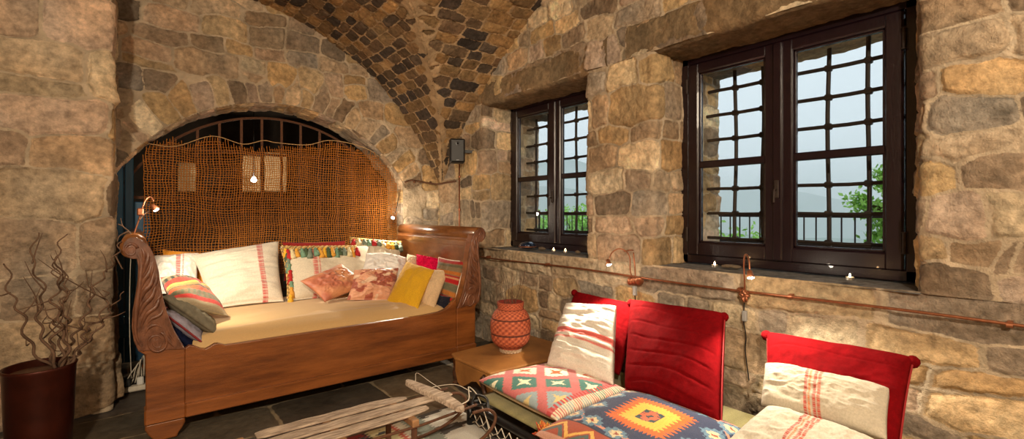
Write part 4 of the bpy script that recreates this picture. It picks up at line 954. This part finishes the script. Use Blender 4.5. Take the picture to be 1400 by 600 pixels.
for i, (r_, z_) in enumerate(prof):
    for k in range(n):
        a = 2 * PI * k / n; w = .0032 * math.sin(k * PI / 3 + (i // 3 % 2) * PI) ; g = .004 if (i % 18) == 0 and i < 75 else 0
        V.append((px_ + (r_ + w - g) * math.cos(a), py_ + (r_ + w - g) * math.sin(a), ztab + z_))
        t = .5 + .5 * math.sin(k * PI / 3 + (i // 3 % 2) * PI) * (1 if i % 3 else .2); base = np.array(lin(206, 112, 74)) * (1 - t) + np.array(lin(132, 52, 32)) * t
        if z_ < .03 and i < 12: base = np.array(lin(176, 150, 122))
        if i > 100: base = np.array(lin(130, 44, 30))
        if (i % 18) in (0, 1) and 12 < i < 75: base = np.array(lin(86, 42, 28))
        cc.append(base)
F = [[i * n + k, i * n + (k + 1) % n, (i + 1) * n + (k + 1) % n, (i + 1) * n + k] for i in range(m1 - 1) for k in range(n)] + [list(range(n))[::-1]]
under(mk('vessel', V, F, M['clay'], pot, col=np.array(cc)), pot)
rg = np.random.default_rng(3)
def twigs(root, base, k, hgt, spread, rg, r=.003, name='twig', m_='twig', seg=6, curl=.03):
    for i in range(k):
        a = rg.uniform(0, 2 * PI); p = np.array(base) + np.array([math.cos(a), math.sin(a), 0]) * rg.uniform(.005, .04); pts = [p.copy()]
        d = np.array([math.cos(a) * spread, math.sin(a) * spread, 1.0])
        for s_ in range(seg): p = p + d * hgt / seg * rg.uniform(.8, 1.1) + rg.normal(0, curl, 3) * (1, 1, .2); pts.append(p.copy())
        b = MB(); sp = spline(pts, 5); b.tube(sp, np.linspace(r, r * .4, len(sp)), 5)
        for s_ in range(2, seg):
            q = pts[s_]; dd = rg.normal(0, 1, 3) * np.array([1, 1, .4]); dd /= np.linalg.norm(dd); q1 = q + dd * hgt * .1 + (0, 0, hgt * .06); q2 = q1 + rg.normal(0, .4, 3) * hgt * .08 + (0, 0, hgt * .07)
            b.tube(spline([q, q1, q2], 4), np.linspace(r * .5, r * .25, 9), 4)
        under(b.build(name, M[m_], root, smooth=True), root)
tw = parts_thing('dry_twigs', (px_, py_, ztab + .08), 'thin dry twigs standing in the rust-red woven pot', 'twigs')
twigs(tw, (px_, py_, ztab + .09), 8, .50, .12, rg, .0034, curl=.016)
# planter with corkscrew branches at far left
pb = PY(66, 498, 3.32); plz = pb[2]
pln = parts_thing('planter', (pb[0] - .03, 3.32, 0), 'tall dark copper planter at the foot of the left stone pier', 'planter')
cxp, cyp = pb[0] - .03, 3.32
b = MB(); b.lathe([(.11, 0), (.115, .005), (.128, plz * .5), (.136, plz - .015), (.142, plz), (.138, plz + .004), (.13, plz), (.126, plz - .05), (.02, plz - .05)], (cxp, cyp, 0), 40); under(b.build('pot', M['planter'], pln, smooth=True), pln)
b = MB(); b.lathe([(.128, plz - .04), (.12, plz - .03), (.05, plz - .022), (.001, plz - .02)], (cxp, cyp, 0), 30); under(b.build('soil', M['darkwood'], pln), pln)
brn = parts_thing('corkscrew_branches', (cxp, cyp, plz - .02), 'twisted corkscrew willow branches standing in the copper planter', 'branches')
rg = np.random.default_rng(9)
bz = [[(88, 500), (96, 470), (108, 448), (122, 420), (128, 395), (146, 372), (158, 350), (166, 330)], [(92, 500), (106, 484), (124, 462), (142, 440), (152, 420), (172, 398)], [(78, 500), (70, 470), (84, 440), (72, 410), (86, 385), (78, 350), (88, 320)],
      [(84, 500), (92, 468), (76, 440), (90, 412), (80, 380), (74, 352)], [(80, 500), (60, 462), (52, 430), (60, 396), (44, 360), (50, 318)], [(86, 498), (84, 462), (94, 440), (82, 420), (92, 398), (88, 372)], [(90, 500), (112, 470), (118, 452), (136, 436), (146, 410), (144, 396)], [(72, 500), (40, 470), (30, 430), (14, 400), (10, 360)]]
for k, pz in enumerate(bz):
    pts = [np.array(PY(x, y, cyp + .05 * math.sin(i * 1.7 + k))) for i, (x, y) in enumerate(pz)]; pts[0][1] = cyp + .03 * math.sin(k); pts[0][2] = plz - .03; sp = spline(pts, 8)
    sp = [p + np.array([.012 * math.sin(i * .9 + k), .012 * math.cos(i * .9), 0]) for i, p in enumerate(sp)]
    b = MB(); b.tube(sp, np.linspace(.0075, .003, len(sp)), 6)
    for j in range(1, len(pts) - 1):
        q = pts[j]; d1 = rg.normal(0, .05, 3); b.tube(spline([q, q + d1 + (0, 0, .03), q + d1 * 1.6 + rg.normal(0, .02, 3) + (0, 0, .08)], 4), np.linspace(.004, .0015, 9), 5)
    under(b.build('branch', M['twig'], brn, smooth=True), brn)
# power strip and cables at the foot of the bed
c = PZ(182, 530, .03); ps = parts_thing('power_strip', (c[0], c[1], 0), 'pale power strip with plugs on the floor behind the left bed foot', 'power strip')
b = MB(); b.box(c[0] - .09, c[1] - .03, .008, c[0] + .09, c[1] + .03, .045, b=.008); under(b.build('body', M['cord'], ps), ps)
for k in range(2): b = MB(); b.box(c[0] - .05 + k * .07, c[1] - .02, .045, c[0] - .01 + k * .07, c[1] + .02, .10, b=.008); under(b.build('plug', M['black'] if k == 0 else M['white'], ps), ps)
b = MB()
for k in range(4): b.tube(spline([(c[0] - .03 + .03 * k, c[1], .10), (c[0] + .02 * k, c[1] - .03, .16 + .03 * k), (c[0] + .04, c[1] + .02, .19), (c[0] + .05 - .02 * k, c[1] + .04, .05)], 6), .004, 6)
b.tube(spline([(c[0] - .01, c[1], .1), (c[0] - .02, c[1] + .01, .5), (c[0] - .015, c[1] + .05, .9), (c[0] + .0, c[1] - .0, 1.1)], 6), .003, 6)
under(b.build('cable', M['cord'], ps, smooth=True), ps)

# ================================================================ LOW LACED SEAT PLATFORM
XF = 1.575
pf = parts_thing('seat_platform', (2.1, 1.2, 0), 'low black framed bench laced with pale cord along the window wall', 'bench')
for z0, z1, nm in ((.105, .15, 'frame_rail'), (.035, .07, 'frame_rail')):
    b = MB(); b.tube([(XF, y, (z0 + z1) / 2) for y in np.linspace(-.9, 2.40, 12)], (z1 - z0) / 2, 12); under(b.build(nm, M['blackmetal'], pf, smooth=True), pf)
for y in (2.395, -.9):
    b = MB(); b.tube([(XF, y, .127), (2.66, y, .127)], .022, 12); under(b.build('frame_rail', M['blackmetal'], pf, smooth=True), pf)
b = MB(); b.tube([(2.66, y, .127) for y in np.linspace(-.9, 2.395, 4)], .022, 12); under(b.build('frame_rail', M['blackmetal'], pf, smooth=True), pf)
for (x, y) in ((XF, 2.39), (2.64, 2.39), (XF, .6), (2.64, .6), (XF, -.88), (2.64, -.88)):
    b = MB(); b.tube([(x, y, 0), (x, y, .12)], .022, 10); under(b.build('leg', M['blackmetal'], pf, smooth=True), pf)
b = MB(); pts = []
for k in range(90):
    y = 2.36 - k * .034; pts.append((XF - .02, y, .105 if k % 2 else .062))
b.tube(pts, .003, 5)
pts = [(XF - .016, 2.36 - k * .034 - .017, .055 if k % 2 else .036) for k in range(90)]; b.tube(pts, .0028, 5)
under(b.build('lacing', M['cord'], pf), pf)
# thin olive mattress on the frame
def greenish(u, v): return mixc(plain((140, 132, 88), .08)(u, v), (112, 106, 70), .5 * (np.sin(v * 180) > .3))
ms, _, _ = cushion('seat_mattress', 'thin olive-green mat lying on the black laced bench', [(1.60, 2.38, .168), (2.64, 2.38, .168), (2.64, -.85, .168), (1.60, -.85, .168)], .036, greenish, cat='mattress', flat=True, pinch=0, wr=.001, n=60)
# ---- kilim patterns
def kilim_pink(u, v):
    base = plain((196, 106, 104), .12)(u, v); s_ = .012 * np.sign(np.sin(v * 210 + u * 0))
    uu = u * 2.3 + .05 + s_; vv = v * 2.3 + .5
    # diamonds in an offset lattice
    best = np.full(u.shape, 9.); ci = np.zeros(u.shape, int); lx = np.zeros(u.shape); ly = np.zeros(u.shape)
    for i in range(-1, 6):
        for j in range(-1, 9):
            cx = i + (.5 if j % 2 else 0); cy = j * .5; dx = uu - cx; dy = vv - cy; d = np.abs(dx) + np.abs(dy)
            m = d < best; best = np.where(m, d, best); ci = np.where(m, int(round(cx - cy)) + 8, ci); lx = np.where(m, dx, lx); ly = np.where(m, dy, ly)
    stair = np.floor(best * 22) / 22
    ins = stair < .36
    cols = [(232, 222, 200), (222, 200, 170), (60, 116, 104), (60, 116, 104), (190, 150, 110), (170, 180, 180), (150, 166, 170), (64, 116, 106)]
    inn = [(206, 96, 50), (206, 96, 50), (206, 96, 50), (232, 220, 180), (232, 220, 180), (214, 190, 130), (214, 190, 130), (232, 224, 190)]
    for k in range(8):
        mk_ = (ins & (ci % 8 == k)) * 1.0; base = mixc(base, cols[k], mk_)
        st = ((np.minimum(np.abs(lx) * 1.0 + np.abs(ly) * .35, np.abs(ly) + np.abs(lx) * .35) < .075) & (best < .28)) * 1.0
        base = mixc(base, inn[k], mk_ * st)
    # fringe-like border
    e = (v > .93) * 1.0; base = mixc(base, (226, 210, 180), e * (np.sin(u * 230) > -.3)); base = mixc(base, (186, 70, 70), ((v > .885) & (v <= .93)) * 1.0 * (np.sin(u * 150) > -.2))
    return base
def kilim_blue(u, v):
    base = plain((44, 54, 84), .12)(u, v); t = np.sign(np.sin(v * 190)) * .008
    def dia(cx, cy, rx, ry, col, b, jag=0):
        d = np.abs(u + t - cx) / rx + np.abs(v - cy) / ry + jag * (np.abs(((u * 30) % 1) - .5) - .25) ; return mixc(b, col, (d < 1) * 1.0)
    # lattice lines in pale pink
    for k in range(-3, 5):
        for sg in (-1, 1):
            d = np.abs(((v - .43) + sg * (np.abs(u - .52) - .3).clip(0, 9) * .8 - k * .33)) ; base = mixc(base, (206, 140, 116), (d < .013) * (1.0 if k != 0 else 0))
    for (cx, cy) in [(.10, .12), (.30, .07), (.50, .06), (.72, .07), (.93, .12), (.10, .30), (.12, .52), (.08, .72), (.92, .30), (.90, .52), (.94, .72), (.28, .74), (.50, .75), (.74, .74)]:
        base = dia(cx, cy, .10, .085, (96, 128, 150), base, .5); base = dia(cx, cy, .055, .045, (216, 196, 156), base, .5); base = dia(cx, cy, .02, .018, (150, 60, 50), base, 0)
    def sq(rx, ry, col, b, jag):
        saw = np.abs(((v * 26) % 1) - .5) - .25; saw2 = np.abs(((u * 34) % 1) - .5) - .25
        d = np.maximum(np.abs(u - .52) / rx + jag * saw, np.abs(v - .43) / ry + jag * .6 * saw2 + .12 * np.abs(u - .52) / rx); return mixc(b, col, (d < 1) * 1.0)
    base = sq(.30, .27, (44, 54, 84), base, .1)
    base = sq(.235, .215, (206, 98, 36), base, .5); base = sq(.165, .15, (226, 172, 66), base, .5); base = sq(.08, .075, (38, 62, 66), base, .1)
    base = dia(.52, .43, .08, .085, (196, 92, 60), base, .5); base = dia(.52, .43, .025, .03, (38, 62, 66), base)
    # end panel with hooked motifs on rust ground
    e = (v > .80) * 1.0; base = mixc(base, (164, 74, 48), e)
    zz = np.abs(((u * 4) % 1) - .5) * .22 + .84; base = mixc(base, (226, 176, 90), e * (np.abs(v - zz) < .016)); base = mixc(base, (84, 100, 96), e * (np.abs(v - zz - .05) < .018)); base = mixc(base, (52, 48, 60), ((v > .80) & (v < .815)) * 1.0)
    base = mixc(base, (200, 150, 130), ((v > .965)) * 1.0)
    return base
SG = 'seat cushions on the laced bench'
ZS2 = .235
cushion('seat_cushion', 'pink kilim seat cushion with diamond pattern, beside the tan table', [(1.66, 2.43, ZS2), (2.24, 2.40, ZS2), (2.24, 1.74, ZS2 + .005), (1.63, 1.70, ZS2 + .012)], .125, kilim_pink, SG, back=(206, 176, 136), n=170, wr=.004, wfreq=2, pinch=.015, puff=.42, seed=31)
cushion('seat_cushion', 'navy blue kilim seat cushion with orange and yellow centre diamond', [(2.25, 1.74, ZS2 + .01), (2.25, 1.04, ZS2 + .01), (1.47, 1.03, ZS2), (1.47, 1.68, ZS2)], .14, kilim_blue, SG, back=(150, 90, 70), n=170, wr=.003, wfreq=2, pinch=.015, puff=.42, seed=32)
cushion('seat_cushion', 'third seat cushion, pale linen, under the two striped cushions at the right', [(2.40, 1.00, ZS2), (2.40, .30, ZS2), (1.60, .30, ZS2), (1.60, 1.00, ZS2)], .12, linen((206, 192, 166), []), SG, n=60, wr=.004, seed=33, puff=.42)
def redv(u, v): return plain((104, 7, 12), .12)(u, v)
BK = 'red velvet back cushions against the wall'
def creases(k, amp, sd):
    def f(u, v):
        z = 0
        for i in range(k):
            c = (i + .6) / k + .03 * math.sin(i * 7 + sd); z = z - amp * np.exp(-((v - c - .10 * (u - .5) ** 2 + .02 * np.sin(u * 7 + i)) / .013) ** 2) * sstep(0, .15, u) * sstep(0, .12, 1 - u)
        return z
    return f
cushion('back_cushion', 'red velvet back cushion mostly hidden behind the crumpled white pillow', [(2.66, 2.57, .665), (2.66, 1.98, .655), (2.36, 1.90, .26), (2.38, 2.50, .26)], .09, redv, BK, m='velvet', wr=.006, seed=34, pinch=.02, puff=.3)
cushion('back_cushion', 'tall red velvet back cushion standing behind the blue kilim seat', [(864, 412, 'x', 2.60), (991, 430, 'x', 2.60), (986, 580, 'x', 2.18), (856, 533, 'x', 2.18)], .15, redv, BK, m='velvet', wr=.007, wfreq=2, seed=35, pinch=.015, puff=.22, n=110, extra=creases(6, .005, 1), piping=((140, 20, 22), .005))
cushion('back_cushion', 'red velvet back cushion behind the striped cushions, nearest the right side', [(1049, 455, 'x', 2.62), (1249, 490, 'x', 2.62), (1228, 625, 'x', 2.22), (1048, 590, 'x', 2.22)], .12, redv, BK, m='velvet', wr=.008, wfreq=2, seed=36, pinch=.02, puff=.25, n=110, extra=creases(4, .004, 2), piping=((140, 20, 22), .005))
PG = 'white linen pillows on the laced bench'
cushion('pillow', 'crumpled white linen pillow with faint red bands leaning on the pink kilim seat', [(774, 414, 'x', 2.50), (843, 418, 'x', 2.47), (839, 527, 'x', 2.17), (748, 499, 'x', 2.10)], .13, linen((212, 204, 190), [(.47, .56, (190, 92, 84)), (.60, .63, (200, 120, 110))], along='v', fine=False), PG, wr=.022, wfreq=2.2, wdir=(.5, 2.4), seed=37, n=110, pinch=.03, puff=.4, cat='pillow')
RS = [(.40, .425, (186, 62, 52)), (.435, .455, (210, 120, 70)), (.475, .50, (186, 62, 52)), (.51, .535, (196, 80, 60))]
cushion('pillow', 'grey-white grain sack pillow with red stripes leaning on the right red cushion', [(1046, 497, 'x', 2.42), (1218, 532, 'x', 2.42), (1213, 602, 'x', 2.18), (1040, 553, 'x', 2.20)], .13, linen((186, 176, 156), RS), PG, wr=.010, wfreq=3, seed=38, n=110, pinch=.02, puff=.4, cat='pillow')
cushion('pillow', 'white grain sack pillow with red stripes lying flat in front, cut by the photo edge', [(1050, 556, 'x', 2.16), (1214, 610, 'x', 2.14), (1180, 700, 'x', 1.75), (985, 612, 'x', 1.80)], .12, linen((206, 197, 178), RS), PG, wr=.010, wfreq=3, seed=39, n=110, pinch=.02, puff=.4, cat='pillow')
# yarn pompom hanging over the frame
c = PX(746, 592, 1.56); rg = np.random.default_rng(4)
yb = parts_thing('yarn_tassel', tuple(c), 'tangled orange and yellow yarn tassel on the bench frame', 'tassel')
for k, col in enumerate([(206, 110, 44), (214, 160, 70), (176, 70, 40)]):
    b = MB()
    for i in range(16):
        p = [c + rg.normal(0, .022, 3) for _ in range(5)]; b.tube(spline(p, 4), .0028, 5)
    under(b.build('yarn', mat('yarn', lin(*col), rough=.9), yb, smooth=True), yb)

# ================================================================ SLED, RUG, CORDS
sled = parts_thing('wooden_sled', (.9, 2.27, 0), 'old weathered wooden sled with iron runners lying on the kilim rug', 'sled')
ZT = .285
def slat(y0, y1, x0, x1, t0=0, t1=0, nm='slat'):
    n = 24; V = []
    for i in range(n):
        t = i / (n - 1); x = x0 + (x1 - x0) * t; tp0 = t1 * sstep(.82, 1, np.array(t)) if t1 else 0; k = .004 * math.sin(i * 1.3 + y0 * 40)
        e = .012 * (1 if i in (0, n - 1) else 0)
        a, b_ = y0 + max(tp0, 0) + e + k * .4, y1 + min(tp0, 0) - e + k * .3
        if t1: a = y0 + abs(t1) * float(sstep(.8, 1, np.array(t))) * (1 if t1 > 0 else .0) + e; b_ = y1 - abs(t1) * float(sstep(.8, 1, np.array(t))) * (1 if t1 < 0 else .0) - e
        V += [(x, a, ZT - .009), (x, b_, ZT - .009), (x, b_, ZT + k * .3), (x, a, ZT + k * .3)]
    F = [[0, 1, 2, 3], [(n - 1) * 4 + q for q in (3, 2, 1, 0)]]
    for i in range(n - 1):
        for q in range(4): F.append([i * 4 + q, (i + 1) * 4 + q, (i + 1) * 4 + (q + 1) % 4, i * 4 + (q + 1) % 4])
    b = MB(); b.add(V, F); under(b.build(nm, M['greywood'], sled, bevel=.003), sled)
slat(2.330, 2.408, .42, 1.14, t1=-.035); slat(2.226, 2.304, .35, 1.36, t1=-.015); slat(2.122, 2.200, .33, 1.17, t1=.02)
b = MB(); rr = Matrix.Rotation(math.radians(2), 3, 'Z'); V = []; n = 20
for i in range(n):
    t = i / (n - 1); y = 2.00 + .54 * t; w = .024 + .014 * math.sin(PI * t); e = .4 if i in (0, n - 1) else 1; x = 1.275 - .03 * t + .01 * math.sin(t * 5)
    V += [(x - w * e, y, ZT - .002), (x + w * e, y, ZT - .002), (x + w * e * .8, y, ZT + .022 + .004 * math.sin(t * PI)), (x - w * e * .8, y, ZT + .022 + .004 * math.sin(t * PI))]
F = [[0, 1, 2, 3], [(n - 1) * 4 + q for q in (3, 2, 1, 0)]]
for i in range(n - 1):
    for q in range(4): F.append([i * 4 + q, (i + 1) * 4 + q, (i + 1) * 4 + (q + 1) % 4, i * 4 + (q + 1) % 4])
b.add(V, F); under(b.build('steering_bar', M['greywood'], sled, bevel=.005), sled)
M['palewood'] = mat('pale_wood', lin(150, 112, 76), rough=.75, nscale=5, namt=.4, stretch=(1, 8, 4))
for x in (.36, .72, 1.06):
    b = MB(); b.box(x - .018, 2.08, ZT - .045, x + .018, 2.41, ZT - .010, b=.004); under(b.build('cross_beam', M['palewood'], sled), sled)
    for y in (2.10, 2.40):
        b = MB(); b.box(x - .014, y - .008, .03, x + .014, y + .008, ZT - .03, b=.004); under(b.build('support', M['rust'], sled), sled)
for y in (2.10, 2.40):
    b = MB(); pth = spline([(.22, y, .022), (.6, y, .018), (1.1, y, .018), (1.35, y, .03), (1.50, y, .08), (1.55, y, .15), (1.50, y + .0, .205), (1.40, y, .215)], 8); b.tube(pth, .009, 8); under(b.build('runner', M['rust'], sled, smooth=True), sled)
    b = MB(); b.tube([(.25, y - .012, ZT - .04), (1.1, y - .012, ZT - .045), (1.42, y - .006, ZT - .03)], .007, 8); under(b.build('side_rod', M['rust'], sled, smooth=True), sled)
b = MB()
lp = [(1.29, 2.05, .30), (1.36, 2.08, .30), (1.44, 2.2, .29), (1.52, 2.32, .26), (1.58, 2.33, .2), (1.55, 2.2, .13), (1.50, 2.08, .06), (1.42, 1.95, .03), (1.2, 1.9, .022), (1.0, 1.85, .022)]
b.tube(spline(lp, 8), .0032, 7)
b.tube(spline([(1.27, 2.5, .30), (1.34, 2.62, .30), (1.44, 2.66, .22), (1.5, 2.58, .16), (1.42, 2.50, .15), (1.38, 2.58, .2), (1.5, 2.46, .24), (1.55, 2.34, .22)], 8), .002, 6)
under(b.build('pull_cord', M['cord'], sled, smooth=True), sled)
b = MB(); b.tube(spline([(1.50, 2.1, .2), (1.56, 2.2, .22), (1.57, 2.32, .2), (1.53, 2.3, .16), (1.55, 2.2, .19)], 6), .008, 6); under(b.build('knot', M['black'], sled, smooth=True), sled)
# kilim rug
def rug(u, v):
    c = plain((196, 186, 156), .10)(u, v); t = np.sign(np.sin(v * 300)) * .006; x = u + t
    c = mixc(c, (140, 36, 32), ((x < .52)) * 1.0)
    for k in range(5):
        for j in range(4):
            cx = .06 + k * .11; cy = .12 + j * .25; d = np.abs(x - cx) / .05 + np.abs(v - cy) / .11; d = np.floor(d * 5) / 5
            c = mixc(c, (44, 40, 40), (d < 1) * 1.0 * (x < .52)); c = mixc(c, (196, 150, 80), (d < .5) * 1.0 * (x < .52))
    c = mixc(c, (32, 30, 30), band(x, .52, .535)); c = mixc(c, (204, 190, 140), band(x, .535, .64))
    d = np.abs(x - .587) / .035 + np.abs(((v * 7) % 1) - .5) / .4; c = mixc(c, (38, 36, 36), (d < 1) * 1.0 * (np.sin(v * 160) > -.4))
    c = mixc(c, (178, 74, 46), band(x, .64, .665)); c = mixc(c, (206, 196, 172), band(x, .665, .71)); 
    zz = ((v * 5) % 1); c = mixc(c, (132, 140, 128), band(x, .71, .80)); c = mixc(c, (206, 202, 190), ((x > .80) * 1.0) * (np.floor(np.abs(zz - .5) * 14) / 14 < .26 + (x - .8) * .8)); c = mixc(c, (62, 54, 46), ((x > .80) * 1.0) * (np.floor(np.abs(zz - .5) * 14) / 14 >= .26 + (x - .8) * .8))
    return c
n = 260; a = np.linspace(0, 1, n); U, V_ = np.meshgrid(a, a, indexing='ij')
RX = .35 + 1.27 * U + .015 * np.sin(V_ * 9); RY = 1.35 + 1.33 * V_ + .012 * np.sin(U * 8); RZ = .008 + .004 * n2(RX, RY, 5, 2, 2)
Vt = np.stack([RX, RY, RZ], -1).reshape(-1, 3); Vb = Vt.copy(); Vb[:, 2] = .0005; G = gridf(n, n); idx = np.arange(n * n).reshape(n, n)
rim = np.concatenate([idx[:, 0], idx[-1, 1:], idx[-2::-1, -1], idx[0, -2:0:-1]]); r2 = np.roll(rim, -1)
rg_ = mk('kilim_rug', np.concatenate([Vt, Vb]), np.concatenate([G, (G + n * n)[:, ::-1], np.stack([rim, rim + n * n, r2 + n * n, r2], -1)]), M['fab'], col=np.concatenate([rug(U, V_).reshape(-1, 3)] * 2))
tag(rg_, 'flatwoven kilim rug in cream, grey and red under the sled', 'rug')
# ================================================================ LIGHT, HAZE, CAMERA
def spot(loc, tgt, e, ang, blend=.4, rad=.04, col=(1, .76, .48)):
    l = bpy.data.lights.new('spotlight', 'SPOT'); l.energy = e; l.spot_size = math.radians(ang); l.spot_blend = blend; l.shadow_soft_size = rad; l.color = col
    o = bpy.data.objects.new('spotlight', l); C.objects.link(o); o.location = loc
    o.rotation_euler = (Vector(tgt) - Vector(loc)).to_track_quat('-Z', 'Y').to_euler(); return o
def point(loc, e, rad=.05, col=(1, .76, .48)):
    l = bpy.data.lights.new('lamp_light', 'POINT'); l.energy = e; l.shadow_soft_size = rad; l.color = col
    o = bpy.data.objects.new('lamp_light', l); C.objects.link(o); o.location = loc; return o
W = bpy.data.worlds.new('sky'); bpy.context.scene.world = W; W.use_nodes = True
bg = W.node_tree.nodes['Background']; bg.inputs[0].default_value = (.80, .90, .98, 1); bg.inputs[1].default_value = 1.12
WARM = (1, .84, .63)
point((-.69, -1.0, 2.5), 500, .07, WARM); point((1.2, -1.3, 2.7), 130, .25, WARM)               # ceiling lamp behind the camera; second point is an added soft fill
spot((-.5, 1.5, 2.3), (1.2, 4.3, .6), 45, 60, .6, .07, WARM)     # key spots for the bed and the pot's shadow, fixtures unseen
spot((-.3, 1.6, 1.9), (2.5, 2.7, .3), 60, 45, .5, .05, WARM)
spot((-.1, 1.9, 2.2), (2.6, 4.3, 1.7), 70, 60, .7, .06, WARM); spot((1.0, .2, 2.9), (2.35, 1.4, .3), 14, 60, .6, .05, WARM)  # first spot added to brighten the dim speaker corner, second for the seats
def ledspot(h, tgt, e, ang=110): spot(tuple(h), tgt, e, ang, .5, .012, (1, .86, .66))
ledspot(h1 + np.array((-.02, -.02, -.03)), (2.35, 2.0, .3), 45, 120)
ledspot(h2 + np.array((-.03, -.02, -.03)), (2.3, .85, .3), 45, 120)
ledspot(h3 + np.array((.03, -.0, -.03)), (.75, 4.35, .40), 55, 88)
ledspot(h4 + np.array((-.03, -.04, -.03)), (1.6, 4.05, .5), 50, 100)
point(tuple(h1 + np.array((-.05, 0, -.03))), 1.2, .012, (1, .86, .66)); point(tuple(h2 + np.array((-.05, 0, -.03))), 1.2, .012, (1, .86, .66))
point(tuple(h4 + np.array((-.04, -.08, .03))), 9, .02, (1, .86, .66)); point(tuple(h3 + np.array((.04, -.05, 0))), 2.5, .02, (1, .86, .66))
point((lb[0], lb[1] - .06, lb[2]), 12, .03, (1, .85, .65))
for p in TL_: point((p[0], p[1], .965), .12, .005, (1, .6, .28))
# morning mist over the valley
mist = bpy.data.materials.new('mist'); mist.use_nodes = True; nt = mist.node_tree; nt.nodes.remove(nt.nodes['Principled BSDF']); vs = nt.nodes.new('ShaderNodeVolumeScatter'); vs.inputs['Density'].default_value = .006; vs.inputs['Color'].default_value = (.97, .98, 1, 1); vs.inputs['Anisotropy'].default_value = 0
nt.links.new(vs.outputs[0], nt.nodes['Material Output'].inputs['Volume'])
b = MB(); b.box(10, -400, -60, 880, 880, 24); mo_ = tag(b.build('valley_mist', mist), kind='structure')
sc = bpy.context.scene
cam = bpy.data.cameras.new('camera'); co = bpy.data.objects.new('camera', cam); C.objects.link(co); sc.camera = co
co.location = (0, 0, CH); co.rotation_euler = (PI / 2, 0, -YAW)
cam.sensor_width = 36; cam.lens = 36 * FL / 1400; cam.shift_y = -11 / 1400; cam.clip_end = 2000; cam.clip_start = .02
sc.view_settings.view_transform = 'Standard'; sc.view_settings.look = 'None'; sc.view_settings.gamma = 1; sc.view_settings.exposure = 0
sc.view_settings.use_curve_mapping = False
sc.cycles.use_denoising = True; sc.cycles.max_bounces = 18; sc.cycles.diffuse_bounces = 5; sc.cycles.transparent_max_bounces = 12
sc.cycles.sample_clamp_indirect = 6; sc.cycles.volume_bounces = 16; sc.cycles.sample_clamp_direct = 0
